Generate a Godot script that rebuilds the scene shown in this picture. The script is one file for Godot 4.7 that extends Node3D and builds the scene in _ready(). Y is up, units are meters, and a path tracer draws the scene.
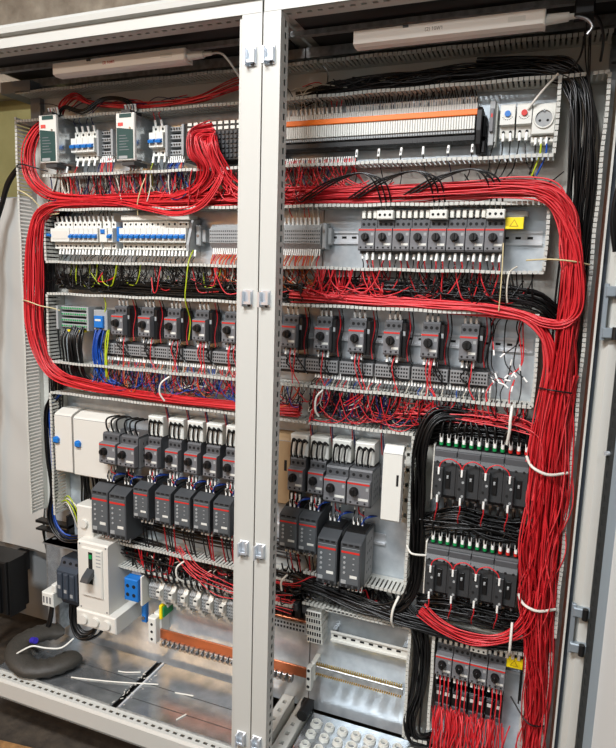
extends Node3D
# An open two-bay control cabinet, wired, standing in a concrete room.
# World: mounting plates at z = 0, cabinet front at z = 0.3, y up from the floor, metres.

var M := {}
var counts := {}
var rng := RandomNumberGenerator.new()
const ORD := ["first", "second", "third", "fourth", "fifth", "sixth", "seventh", "eighth", "ninth", "tenth", "eleventh", "twelfth", "thirteenth", "fourteenth"]

# ------------------------------------------------------------------ shapes
class Sh:
	var V := PackedVector3Array()
	var N := PackedVector3Array()
	var I := PackedInt32Array()

	func quad(a: Vector3, b: Vector3, c: Vector3, d: Vector3, n: Vector3) -> void:
		var k := V.size()
		V.append(a); V.append(b); V.append(c); V.append(d)
		N.append(n); N.append(n); N.append(n); N.append(n)
		if (b - a).cross(c - a).dot(n) > 0.0:
			I.append_array(PackedInt32Array([k, k + 2, k + 1, k, k + 3, k + 2]))
		else:
			I.append_array(PackedInt32Array([k, k + 1, k + 2, k, k + 2, k + 3]))

	func face(a: Vector3, b: Vector3, c: Vector3, d: Vector3, out: Vector3) -> void:
		var n := (b - a).cross(c - a).normalized()
		if n.length() < 0.5:
			n = (c - a).cross(d - a).normalized()
		if n.dot(out) < 0.0:
			n = -n
		quad(a, b, c, d, n)

	func tri(a: Vector3, b: Vector3, c: Vector3, n: Vector3) -> void:
		var k := V.size()
		V.append(a); V.append(b); V.append(c)
		N.append(n); N.append(n); N.append(n)
		if (b - a).cross(c - a).dot(n) > 0.0:
			I.append_array(PackedInt32Array([k, k + 2, k + 1]))
		else:
			I.append_array(PackedInt32Array([k, k + 1, k + 2]))

	# a box; c chamfers the four edges of the front (z1) face
	func box(x0: float, x1: float, y0: float, y1: float, z0: float, z1: float, c := 0.0) -> Sh:
		var zf := z1 - c
		quad(Vector3(x0, y0, z0), Vector3(x0, y1, z0), Vector3(x0, y1, zf), Vector3(x0, y0, zf), Vector3.LEFT)
		quad(Vector3(x1, y0, z0), Vector3(x1, y1, z0), Vector3(x1, y1, zf), Vector3(x1, y0, zf), Vector3.RIGHT)
		quad(Vector3(x0, y0, z0), Vector3(x1, y0, z0), Vector3(x1, y0, zf), Vector3(x0, y0, zf), Vector3.DOWN)
		quad(Vector3(x0, y1, z0), Vector3(x1, y1, z0), Vector3(x1, y1, zf), Vector3(x0, y1, zf), Vector3.UP)
		quad(Vector3(x0, y0, z0), Vector3(x1, y0, z0), Vector3(x1, y1, z0), Vector3(x0, y1, z0), Vector3.FORWARD)
		quad(Vector3(x0 + c, y0 + c, z1), Vector3(x1 - c, y0 + c, z1), Vector3(x1 - c, y1 - c, z1), Vector3(x0 + c, y1 - c, z1), Vector3.BACK)
		if c > 0.0:
			quad(Vector3(x0, y0, zf), Vector3(x0, y1, zf), Vector3(x0 + c, y1 - c, z1), Vector3(x0 + c, y0 + c, z1), Vector3(-0.7, 0, 0.7))
			quad(Vector3(x1, y0, zf), Vector3(x1, y1, zf), Vector3(x1 - c, y1 - c, z1), Vector3(x1 - c, y0 + c, z1), Vector3(0.7, 0, 0.7))
			quad(Vector3(x0, y0, zf), Vector3(x1, y0, zf), Vector3(x1 - c, y0 + c, z1), Vector3(x0 + c, y0 + c, z1), Vector3(0, -0.7, 0.7))
			quad(Vector3(x0, y1, zf), Vector3(x1, y1, zf), Vector3(x1 - c, y1 - c, z1), Vector3(x0 + c, y1 - c, z1), Vector3(0, 0.7, 0.7))
		return self

	# a side profile of (z, y) points extruded along x
	func prism(prof: Array, x0: float, x1: float) -> Sh:
		var poly := PackedVector2Array()
		for p in prof:
			poly.append(p)
		var mid := Vector2.ZERO
		for p in poly:
			mid += p / poly.size()
		var n := poly.size()
		var area := 0.0
		for k in n:
			area += poly[k].cross(poly[(k + 1) % n])
		for k in n:
			var a := poly[k]
			var b := poly[(k + 1) % n]
			var e := b - a
			var o2 := Vector2(e.y, -e.x) * signf(area)
			face(Vector3(x0, a.y, a.x), Vector3(x1, a.y, a.x), Vector3(x1, b.y, b.x), Vector3(x0, b.y, b.x), Vector3(0, o2.y, o2.x))
		var t := Geometry2D.triangulate_polygon(poly)
		for k in range(0, t.size(), 3):
			var a := poly[t[k]]
			var b := poly[t[k + 1]]
			var c := poly[t[k + 2]]
			tri(Vector3(x0, a.y, a.x), Vector3(x0, b.y, b.x), Vector3(x0, c.y, c.x), Vector3.LEFT)
			tri(Vector3(x1, a.y, a.x), Vector3(x1, b.y, b.x), Vector3(x1, c.y, c.x), Vector3.RIGHT)
		return self

	# a cylinder or cone from c along ax (not normalised: its length is the height)
	func cyl(c: Vector3, ax: Vector3, r: float, n := 12, r2 := -1.0, hollow := 0.0) -> Sh:
		if r2 < 0.0:
			r2 = r
		var d := ax.normalized()
		var u := d.cross(Vector3.UP if absf(d.y) < 0.9 else Vector3.RIGHT).normalized()
		var v := d.cross(u)
		var e := c + ax
		for k in n:
			var a := TAU * k / n
			var b := TAU * (k + 1) / n
			var p := u * cos(a) + v * sin(a)
			var q := u * cos(b) + v * sin(b)
			var s := V.size()
			V.append(c + p * r); V.append(c + q * r); V.append(e + q * r2); V.append(e + p * r2)
			N.append(p); N.append(q); N.append(q); N.append(p)
			if (q * r - p * r).cross(ax).dot(p) > 0.0:
				I.append_array(PackedInt32Array([s, s + 2, s + 1, s, s + 3, s + 2]))
			else:
				I.append_array(PackedInt32Array([s, s + 1, s + 2, s, s + 2, s + 3]))
			if hollow > 0.0:
				quad(e + p * r2, e + q * r2, e + q * hollow, e + p * hollow, d)
				quad(e + p * hollow, e + q * hollow, c + q * hollow, c + p * hollow, -(p + q).normalized())
			else:
				tri(e, e + p * r2, e + q * r2, d)
			if hollow <= 0.0:
				tri(c, c + p * r, c + q * r, -d)
		return self

	# a round tube through points
	func tube(P: PackedVector3Array, r: float, sides := 5) -> Sh:
		var base := V.size()
		var n := P.size()
		var t0 := (P[1] - P[0]).normalized()
		var u := t0.cross(Vector3(0.31, 0.2, 0.93)).normalized()
		for k in n:
			var t := (P[mini(k + 1, n - 1)] - P[maxi(k - 1, 0)]).normalized()
			u = (u - t * u.dot(t)).normalized()
			var v := t.cross(u)
			for s in sides:
				var a := TAU * s / sides
				var d := u * cos(a) + v * sin(a)
				V.append(P[k] + d * r)
				N.append(d)
		for k in n - 1:
			for s in sides:
				var a := base + k * sides + s
				var b := base + k * sides + (s + 1) % sides
				I.append_array(PackedInt32Array([a, a + sides, b, b, a + sides, b + sides]))
		var ca := V.size()
		for e in [0, n - 1]:
			var m := (P[1] - P[0]).normalized() * -1.0 if e == 0 else (P[n - 1] - P[n - 2]).normalized()
			for s in sides - 2:
				var p0: Vector3 = V[base + e * sides]
				tri(p0, V[base + e * sides + s + 1], V[base + e * sides + s + 2], m)
		return self

	# a plate with a row of rectangular holes: o = corner, u along, v across, n outward
	func perf(o: Vector3, u: Vector3, v: Vector3, n: Vector3, length: float, width: float, pitch: float, hl: float, hw: float, deep := 0.004, shift := 0.5, cav := 0.0) -> Sh:
		var cells := int(length / pitch)
		var a := (width - hw) * shift
		var b := a + hw
		quad(o, o + u * length, o + u * length + v * a, o + v * a, n)
		quad(o + v * b, o + u * length + v * b, o + u * length + v * width, o + v * width, n)
		var s := (length - cells * pitch) / 2.0
		var last := 0.0
		for k in cells:
			var h0 := s + k * pitch + (pitch - hl) / 2.0
			var h1 := h0 + hl
			quad(o + u * last + v * a, o + u * h0 + v * a, o + u * h0 + v * b, o + u * last + v * b, n)
			last = h1
			var p := o + u * h0
			var q := o + u * h1
			var w := -n * deep
			quad(p + v * a, q + v * a, q + v * a + w, p + v * a + w, v)
			quad(p + v * b, q + v * b, q + v * b + w, p + v * b + w, -v)
			quad(p + v * a, p + v * b, p + v * b + w, p + v * a + w, u)
			quad(q + v * a, q + v * b, q + v * b + w, q + v * a + w, -u)
		quad(o + u * last + v * a, o + u * length + v * a, o + u * length + v * b, o + u * last + v * b, n)
		if cav > 0.0:   # closed hollow section behind the holes
			var z := -n * cav
			var e := u * length
			var f := v * width
			quad(o + z, o + e + z, o + e + f + z, o + f + z, -n)
			quad(o, o + e, o + e + z, o + z, -v)
			quad(o + f, o + f + e, o + f + e + z, o + f + z, v)
			quad(o, o + f, o + f + z, o + z, -u)
			quad(o + e, o + e + f, o + e + f + z, o + e + z, u)
		return self

	func mesh() -> ArrayMesh:
		var m := ArrayMesh.new()
		var arr := []
		arr.resize(Mesh.ARRAY_MAX)
		arr[Mesh.ARRAY_VERTEX] = V
		arr[Mesh.ARRAY_NORMAL] = N
		arr[Mesh.ARRAY_INDEX] = I
		m.add_surface_from_arrays(Mesh.PRIMITIVE_TRIANGLES, arr)
		return m

# ------------------------------------------------------------------ naming
func numbered(parent: Node, called: String) -> String:
	var key := str(parent.get_instance_id()) + "/" + called
	var k: int = counts.get(key, 0)
	counts[key] = k + 1
	return called if k == 0 else "%s_%03d" % [called, k]

func obj(called: String, shape, m: Material, parent: Node = self) -> MeshInstance3D:
	var o := MeshInstance3D.new()
	o.mesh = shape.mesh() if shape is Sh else shape
	o.material_override = m
	o.name = numbered(parent, called)
	parent.add_child(o, true)
	return o

func tag(o: Node, label: String, category: String, group := "") -> Node:
	o.set_meta("label", label)
	o.set_meta("category", category)
	if group != "":
		o.set_meta("group", group)
	return o

func thing(called: String, label: String, category: String, at := Vector3.ZERO, group := "") -> Node3D:
	var o := Node3D.new()
	o.name = numbered(self, called)
	add_child(o, true)
	o.position = at
	tag(o, label, category, group)
	return o

func copy(src: Node3D, at: Vector3, label: String, group := "") -> Node3D:
	var called := str(src.name).rstrip("0123456789").trim_suffix("_")
	var o: Node3D = src.duplicate()
	o.name = numbered(self, called)
	add_child(o, true)
	o.position = at
	o.set_meta("label", label)
	if group != "":
		o.set_meta("group", group)
	return o

func struct(called: String, shape, m: Material) -> MeshInstance3D:
	var o := obj(called, shape, m)
	o.set_meta("kind", "structure")
	return o

func stuff(o: Node) -> Node:
	o.set_meta("kind", "stuff")
	return o

func vec(x: float, y: float, z: float) -> Vector3:
	return Vector3(x, y, z)

func rf(a: float, b: float) -> float:
	return rng.randf_range(a, b)

# ------------------------------------------------------------------ materials
func mat(c: Color, rough := 0.5, metal := 0.0) -> StandardMaterial3D:
	var m := StandardMaterial3D.new()
	m.albedo_color = c
	m.roughness = rough
	m.metallic = metal
	return m

func noisy(m: StandardMaterial3D, scale: float, lo: Color, hi: Color, freq: float, bump: float, seed_: int) -> StandardMaterial3D:
	var f := FastNoiseLite.new()
	f.seed = seed_
	f.frequency = freq
	f.fractal_octaves = 5
	var t := NoiseTexture2D.new()
	t.noise = f
	t.width = 512
	t.height = 512
	t.seamless = true
	var g := Gradient.new()
	g.set_color(0, lo)
	g.set_color(1, hi)
	t.color_ramp = g
	m.albedo_texture = t
	m.albedo_color = Color.WHITE
	if bump > 0.0:
		var b := NoiseTexture2D.new()
		b.noise = f
		b.width = 512
		b.height = 512
		b.seamless = true
		b.as_normal_map = true
		b.bump_strength = bump
		m.normal_enabled = true
		m.normal_texture = b
	m.uv1_triplanar = true
	m.uv1_world_triplanar = true
	m.uv1_scale = Vector3.ONE * scale
	return m

func make_materials() -> void:
	M.paint = mat(Color(0.73, 0.73, 0.705), 0.42)
	M.paint_seam = mat(Color(0.30, 0.30, 0.29), 0.6)
	M.door_paint = mat(Color(0.76, 0.76, 0.745), 0.4)
	M.zinc = noisy(mat(Color.WHITE, 0.30, 0.5), 3.0, Color(0.72, 0.755, 0.78), Color(0.85, 0.875, 0.89), 0.012, 0.0, 4)
	M.zinc_floor = noisy(mat(Color.WHITE, 0.24, 0.85), 3.0, Color(0.62, 0.64, 0.65), Color(0.78, 0.79, 0.80), 0.012, 0.0, 6)
	M.zinc_dull = noisy(mat(Color.WHITE, 0.38, 0.7), 4.0, Color(0.56, 0.57, 0.57), Color(0.76, 0.77, 0.77), 0.02, 0.0, 5)
	M.rail = mat(Color(0.84, 0.85, 0.86), 0.35, 0.4)
	M.ferrule = mat(Color(0.93, 0.93, 0.91), 0.45)
	M.soft_front = mat(Color(0.325, 0.34, 0.35), 0.5)
	M.soft_body = mat(Color(0.25, 0.26, 0.27), 0.5)
	M.badge = mat(Color(0.80, 0.30, 0.27), 0.5)
	M.sign_mark = mat(Color(0.72, 0.60, 0.05), 0.5)
	M.faint_print = mat(Color(0.62, 0.60, 0.57), 0.5)
	M.tube = mat(Color(0.62, 0.66, 0.69), 0.35, 0.6)
	M.chrome = mat(Color(0.86, 0.88, 0.90), 0.3, 0.65)
	M.steel = mat(Color(0.62, 0.62, 0.62), 0.3, 0.9)
	M.copper = mat(Color(0.74, 0.46, 0.33), 0.34, 0.9)
	M.brass = mat(Color(0.80, 0.68, 0.40), 0.3, 0.9)
	M.duct = mat(Color(0.75, 0.75, 0.72), 0.55)
	M.block_grey = mat(Color(0.53, 0.53, 0.53), 0.5)
	M.grey = mat(Color(0.43, 0.43, 0.44), 0.5)
	M.grey_mid = mat(Color(0.30, 0.305, 0.315), 0.5)
	M.grey_dark = mat(Color(0.215, 0.225, 0.235), 0.45)
	M.contactor = mat(Color(0.205, 0.21, 0.215), 0.45)
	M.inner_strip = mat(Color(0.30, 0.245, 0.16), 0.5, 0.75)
	M.strip_dark = mat(Color(0.26, 0.27, 0.27), 0.5, 0.6)
	M.seal = mat(Color(0.44, 0.45, 0.46), 0.6)
	M.grey_light = mat(Color(0.60, 0.61, 0.61), 0.5)
	M.slate = mat(Color(0.22, 0.25, 0.29), 0.45)
	M.black = mat(Color(0.045, 0.045, 0.048), 0.45)
	M.hole = mat(Color(0.03, 0.03, 0.03), 0.8)
	M.white = mat(Color(0.84, 0.84, 0.81), 0.45)
	M.ivory = mat(Color(0.83, 0.82, 0.785), 0.42)
	M.tan = mat(Color(0.60, 0.50, 0.37), 0.6)
	M.lamp = mat(Color(0.94, 0.92, 0.88), 0.4)
	M.red = mat(Color(0.78, 0.16, 0.13), 0.5)
	M.orange = mat(Color(0.93, 0.44, 0.03), 0.45)
	M.yellow = mat(Color(0.96, 0.86, 0.03), 0.5)
	M.green = mat(Color(0.05, 0.55, 0.28), 0.45)
	M.psu_green = mat(Color(0.13, 0.26, 0.25), 0.5)
	M.blue = mat(Color(0.10, 0.43, 0.74), 0.4)
	M.purple = mat(Color(0.20, 0.16, 0.62), 0.4)
	M.cable_tie = mat(Color(0.86, 0.85, 0.81), 0.4)
	M.w_red = mat(Color(0.80, 0.155, 0.185), 0.38)
	M.w_red2 = mat(Color(0.68, 0.09, 0.12), 0.38)
	M.w_red3 = mat(Color(0.86, 0.26, 0.28), 0.38)
	M.w_black = mat(Color(0.035, 0.035, 0.037), 0.34)
	M.w_blue = mat(Color(0.05, 0.26, 0.60), 0.36)
	M.w_navy = mat(Color(0.06, 0.08, 0.30), 0.36)
	M.w_gy = mat(Color(0.66, 0.72, 0.10), 0.4)
	M.w_white = mat(Color(0.80, 0.78, 0.72), 0.4)
	M.w_orange = mat(Color(0.80, 0.38, 0.14), 0.4)
	M.w_cream = mat(Color(0.78, 0.72, 0.54), 0.45)
	M.rubber = noisy(mat(Color.WHITE, 0.6), 14.0, Color(0.15, 0.14, 0.12), Color(0.24, 0.225, 0.20), 0.02, 2.0, 9)
	M.concrete = noisy(mat(Color.WHITE, 0.9), 1.3, Color(0.56, 0.52, 0.46), Color(0.74, 0.70, 0.63), 0.014, 5.0, 11)
	M.olive = noisy(mat(Color.WHITE, 0.9), 1.0, Color(0.52, 0.50, 0.32), Color(0.60, 0.58, 0.39), 0.01, 1.0, 12)
	M.plaster = mat(Color(0.52, 0.53, 0.53), 0.9)
	M.ceiling = mat(Color(0.45, 0.45, 0.45), 0.9)
	M.dark_underside = mat(Color(0.22, 0.22, 0.215), 0.8)
	M.dark_floor = noisy(mat(Color.WHITE, 0.8), 1.5, Color(0.17, 0.145, 0.12), Color(0.28, 0.245, 0.20), 0.02, 2.0, 16)
	M.sheet = mat(Color(0.74, 0.74, 0.72), 0.35)
	M.wood = noisy(mat(Color.WHITE, 0.8), 1.0, Color(0.68, 0.50, 0.30), Color(0.82, 0.64, 0.42), 0.02, 1.0, 14)
	M.timber = noisy(mat(Color.WHITE, 0.75), 3.0, Color(0.42, 0.30, 0.17), Color(0.62, 0.46, 0.27), 0.02, 1.5, 15)
	M.glow = mat(Color(0.95, 0.95, 0.92), 0.5)
	M.glow.emission_enabled = true
	M.glow.emission = Color(1.0, 0.96, 0.88)
	M.glow.emission_energy_multiplier = 1.5
# ------------------------------------------------------------------ camera and light
func make_view() -> void:
	var cam := Camera3D.new()
	cam.name = "camera"
	cam.fov = 62.92
	cam.near = 0.02
	cam.basis = Basis(Vector3.UP, deg_to_rad(20.905)) * Basis(Vector3.RIGHT, deg_to_rad(-8.761)) * Basis(Vector3.BACK, deg_to_rad(1.72))
	cam.position = vec(0, 1.5, 1.63)
	add_child(cam)
	cam.current = true
	var we := WorldEnvironment.new()
	we.name = "environment"
	var e := Environment.new()
	e.background_mode = Environment.BG_COLOR
	e.background_color = Color(0.55, 0.57, 0.60)
	e.tonemap_mode = Environment.TONE_MAPPER_LINEAR
	e.tonemap_exposure = 2.25
	e.sdfgi_enabled = true
	e.ssao_enabled = true
	e.ssil_enabled = true
	we.environment = e
	add_child(we)
	# ceiling luminaires, the last three added: each a glowing diffuser with an area light of its size just below it
	var cool := Color(0.96, 0.98, 1.0)
	luminaire("ceiling light panel nearest the open cabinet front", vec(-1.0, 3.14, 1.9), Vector2(1.2, 0.3), 5.6, Color(0.985, 0.99, 1.0))
	luminaire("unseen cool panel added for the pale reflection in the low plates", vec(-1.2, 3.14, 3.9), Vector2(1.2, 0.5), 3.6, cool)  # unseen, added so the lower right plates reflect something bright
	luminaire("unseen cool fill panel added to the right of the camera", vec(1.4, 3.14, 2.6), Vector2(1.2, 0.3), 2.2, cool)  # unseen fill, added for general room brightness
	luminaire("unseen warm panel added for the tan reflection in the plates", vec(-3.4, 3.14, 4.0), Vector2(1.2, 0.6), 3.2, Color(1.0, 0.76, 0.48))  # unseen, added to give the plates a tan reflection

func luminaire(label: String, at: Vector3, size: Vector2, energy: float, tint: Color) -> void:
	var t := thing("ceiling_light", label, "light", at, "ceiling lights of the room")
	var glow: StandardMaterial3D = M.glow.duplicate()
	glow.emission = tint
	var h := Sh.new()
	h.box(-size.x / 2 - 0.02, size.x / 2 + 0.02, 0.0, 0.055, -size.y / 2 - 0.02, size.y / 2 + 0.02)
	obj("housing", h, M.white, t)
	obj("diffuser", Sh.new().box(-size.x / 2, size.x / 2, -0.012, 0.0, -size.y / 2, size.y / 2), glow, t)
	var l := AreaLight3D.new()
	l.name = "panel_light"
	l.area_size = size
	l.area_normalize_energy = true
	l.light_energy = energy
	l.light_color = tint
	l.area_range = 12.0
	l.area_attenuation = 2.0
	l.shadow_enabled = true
	l.rotation.x = -PI / 2
	l.position = vec(0, -0.02, 0)
	t.add_child(l)

# ------------------------------------------------------------------ room
func make_room() -> void:
	struct("floor", Sh.new().box(-4.6, 3.2, -0.1, 0.0, -0.75, 5.1), M.dark_floor)
	struct("ceiling", Sh.new().box(-4.6, 3.2, 3.2, 3.3, -0.75, 5.1), M.ceiling)
	struct("wall_back", Sh.new().box(-4.6, 3.2, 2.21, 3.2, -0.45, -0.35), M.concrete)
	struct("wall_back_lower", Sh.new().box(-4.6, 3.2, 0.0, 2.21, -0.55, -0.45), M.olive)
	struct("wall_left", Sh.new().box(-4.6, -4.5, 0.0, 3.2, -0.45, 5.0), M.plaster)
	struct("wall_right", Sh.new().box(3.1, 3.2, 0.0, 3.2, -0.45, 5.0), M.plaster)
	struct("wall_front", Sh.new().box(-2.1, 3.1, 0.0, 3.2, 5.0, 5.1), M.plaster)
	struct("wall_front_boarded", Sh.new().box(-4.5, -2.1, 0.0, 3.2, 5.0, 5.1), M.wood)

# ------------------------------------------------------------------ cabinet
func make_cabinet() -> void:
	var c := thing("control_cabinet", "open light grey two-bay electrical control cabinet filled with red and black wiring", "electrical cabinet")
	var f := 0.3
	# mounting plates
	obj("mounting_plate", Sh.new().box(-1.62, -0.5905, 0.178, 1.972, -0.003, 0.0), M.zinc, c)
	obj("mounting_plate", Sh.new().box(-0.5875, 0.125, 0.178, 1.972, -0.003, 0.0), M.zinc, c)
	# rear top rails seen above the plates
	for x in [[-1.60, -0.66], [-0.62, 0.13]]:
		var r := Sh.new()
		r.perf(vec(x[0], 1.982, -0.02), Vector3.RIGHT, Vector3.UP, Vector3.BACK, x[1] - x[0], 0.065, 0.05, 0.018, 0.008, 0.02)
		r.box(x[0], x[1], 1.977, 1.982, -0.06, -0.02)
		obj("rear_rail", r, M.zinc_dull, c)
	# roof of each bay with its rolled front edge, and the frame rail under it
	for x in [[-1.66, -0.645], [-0.637, 0.19]]:
		var roof := Sh.new()
		roof.prism([Vector2(-0.12, 2.115), Vector2(f, 2.115), Vector2(f + 0.012, 2.119), Vector2(f + 0.014, 2.132), Vector2(f + 0.006, 2.142), Vector2(-0.12, 2.145)], x[0], x[1])
		var rp := obj("roof_panel", roof, M.paint, c)
		obj("dark_underside", Sh.new().box(x[0] + 0.03, x[1] - 0.03, 2.106, 2.1145, -0.11, f - 0.055), M.dark_underside, rp)  # added dark grey plate, makes the roof underside darker
	for x in [[-1.641, -0.643], [-0.639, 0.159]]:
		var r := Sh.new()
		r.box(x[0], x[1], 2.087, 2.1145, f - 0.004, f, 0.001)
		r.perf(vec(x[0], 2.087, f - 0.05), Vector3.RIGHT, Vector3.BACK, Vector3.DOWN, x[1] - x[0], 0.05, 0.025, 0.0125, 0.008, 0.006)
		r.box(x[0], x[1], 2.087, 2.113, f - 0.053, f - 0.05)
		obj("top_rail", r, M.paint, c)
		var inner := Sh.new()
		inner.box(x[0], x[1], 2.088, 2.1, 0.135, 0.15)
		inner.box(x[0], x[1], 2.075, 2.1, 0.02, 0.04)
		obj("roof_rail", inner, M.zinc_dull, c)
	# bottom rails
	for x in [[-1.641, -0.643], [-0.639, 0.159]]:
		var r := Sh.new()
		r.box(x[0], x[1], 0.136, 0.192, f - 0.003, f, 0.001)
		r.perf(vec(x[0], 0.2, f - 0.035), Vector3.RIGHT, Vector3.BACK, Vector3.UP, x[1] - x[0], 0.03, 0.025, 0.0135, 0.009, 0.0015, 0.5, 0.022)
		r.quad(vec(x[0], 0.2, f - 0.005), vec(x[1], 0.2, f - 0.005), vec(x[1], 0.192, f), vec(x[0], 0.192, f), vec(0, 0.6, 0.8))
		r.box(x[0], x[1], 0.178, 0.2, f - 0.038, f - 0.035)
		r.box(x[0], x[1], 0.136, 0.14, 0.20, f)
		obj("bottom_rail", r, M.paint, c)
	# centre posts of the two bays
	var p := Sh.new()
	p.box(-0.693, -0.643, 0.192, 2.087, f - 0.003, f)
	p.box(-0.703, -0.693, 0.2, 2.087, f - 0.012, f - 0.008)
	p.box(-0.703, -0.700, 0.2, 2.087, f - 0.05, f - 0.012)
	p.box(-0.646, -0.643, 0.2, 2.087, 0.24, f - 0.003)
	obj("post", p, M.paint, c)
	p = Sh.new()
	p.box(-0.6395, -0.597, 0.192, 2.087, f - 0.003, f)
	p.perf(vec(-0.597, 0.2, f - 0.043), Vector3.UP, Vector3.BACK, Vector3.RIGHT, 1.887, 0.04, 0.025, 0.014, 0.010, 0.0015, 0.35, 0.036)
	p.box(-0.6395, -0.636, 0.2, 2.087, 0.24, f - 0.003)
	obj("post", p, M.paint, c)
	# right-hand post: front lip, rubber gasket, outer lip and perforated inner side
	p = Sh.new()
	p.box(0.094, 0.0975, 0.136, 2.113, f - 0.01, f + 0.003)
	p.face(vec(0.1055, 0.136, f - 0.017), vec(0.1055, 2.113, f - 0.017), vec(0.121, 2.113, f + 0.001), vec(0.121, 0.136, f + 0.001), vec(-0.6, 0, 0.8))
	p.box(0.121, 0.139, 0.136, 2.113, f - 0.003, f + 0.002, 0.001)
	p.box(0.10, 0.159, 0.136, 2.113, 0.2, 0.21)
	p.box(0.139, 0.159, 0.136, 2.113, 0.21, f - 0.01)
	var post := obj("post", p, M.paint, c)
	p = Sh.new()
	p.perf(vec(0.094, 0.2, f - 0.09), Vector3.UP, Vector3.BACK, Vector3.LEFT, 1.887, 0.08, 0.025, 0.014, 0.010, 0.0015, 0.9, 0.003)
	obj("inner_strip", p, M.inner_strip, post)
	obj("gasket", Sh.new().box(0.0975, 0.1055, 0.14, 2.11, f - 0.022, f - 0.012, 0.001), M.slate, post)
	# floor plates, the gap between them, and the depth rails between the bays
	gland_plates(c)
	for s in [-1.0, 1.0]:
		var x: float = -0.625 + 0.03 * s
		var r := Sh.new()
		r.perf(vec(x - 0.02, 0.2, 0.0), Vector3.BACK, Vector3.RIGHT, Vector3.UP, 0.265, 0.04, 0.04, 0.014, 0.012, 0.01)
		r.box(x - 0.02, x - 0.018, 0.15, 0.2, 0.0, 0.265)
		r.box(x + 0.018, x + 0.02, 0.15, 0.2, 0.0, 0.265)
		obj("depth_rail", r, M.white, c)
	# rear corner pillar at the left
	var pil := Sh.new()
	pil.perf(vec(-1.645, 0.178, -0.03), Vector3.UP, Vector3.RIGHT, Vector3.BACK, 1.9, 0.03, 0.05, 0.02, 0.012, 0.01)
	pil.box(-1.648, -1.645, 0.178, 2.09, -0.08, -0.03)
	obj("rear_pillar", pil, M.zinc_dull, c)
	var br := Sh.new()
	br.box(-1.66, -1.54, 2.05, 2.085, -0.05, 0.08)
	br.box(-1.60, -1.56, 1.95, 2.05, 0.0, 0.02)
	obj("corner_bracket", br, M.seal, c)
	obj("rear_cover", Sh.new().box(-0.64, 0.159, 0.14, 2.11, -0.12, -0.115), M.paint, c)
	obj("rear_cover", Sh.new().box(-1.58, -0.64, 0.14, 2.11, -0.12, -0.115), M.paint, c)
	obj("side_panel", Sh.new().box(0.155, 0.159, 0.14, 2.11, -0.115, 0.28), M.paint, c)
	# door catches on the centre posts
	for y in [1.995, 1.452, 0.816, 0.273]:
		for x in [-0.668, -0.622]:
			var k := Sh.new()
			k.box(x - 0.013, x + 0.013, y - 0.02, y + 0.02, f, f + 0.0025, 0.001)
			k.box(x - 0.012, x - 0.008, y - 0.02, y + 0.016, f + 0.002, f + 0.018)
			k.box(x + 0.006, x + 0.011, y - 0.014, y + 0.016, f + 0.002, f + 0.012)
			k.box(x - 0.008, x + 0.007, y - 0.014, y - 0.008, f + 0.008, f + 0.013)
			var kk := obj("door_catch", k, M.chrome, c)
			obj("screw", Sh.new().cyl(vec(x + 0.004, y - 0.017, f + 0.002), vec(0, 0, 0.004), 0.0035, 8), M.black, kk)
	make_door(c)

func gland_plates(c: Node3D) -> void:
	# left bay: two plates in strips with a groove between, right bay: plate with cable glands
	for x in [[-1.60, -1.135], [-1.108, -0.70]]:
		for z in [[0.018, 0.125], [0.128, 0.200], [0.203, 0.262]]:
			obj("floor_plate", Sh.new().box(x[0], x[1], 0.192, 0.1965, z[0], z[1]), M.zinc_floor, c)
		obj("floor_flange", Sh.new().box(x[0], x[1], 0.1965, 0.206, 0.261, 0.264), M.zinc_dull, c)
	obj("plate_joint", Sh.new().box(-1.135, -1.108, 0.18, 0.184, 0.0, 0.264), M.black, c)
	obj("joint_strip", Sh.new().box(-1.112, -1.106, 0.192, 0.2005, 0.02, 0.262), M.rail, c)
	var gp := obj("gland_plate", Sh.new().box(-0.565, 0.09, 0.185, 0.19, 0.03, 0.262), M.zinc_floor, c)
	for iz in 4:
		for ix in 13:
			var x := -0.533 + ix * 0.041
			var z := 0.077 + iz * 0.046
			var big := (ix + iz) % 4 == 0
			var r := 0.0185 if big else 0.016
			var g := Sh.new()
			g.cyl(vec(x, 0.19, z), vec(0, 0.007, 0), r, 6, -1.0, r * 0.6)
			g.cyl(vec(x, 0.197, z), vec(0, 0.005, 0), r * 0.84, 14, r * 0.76, r * 0.58)
			var gg := obj("cable_gland", g, M.white, gp)
			obj("opening", Sh.new().cyl(vec(x, 0.19, z), vec(0, 0.0015, 0), r * 0.6, 12), M.seal, gg)
			
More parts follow.
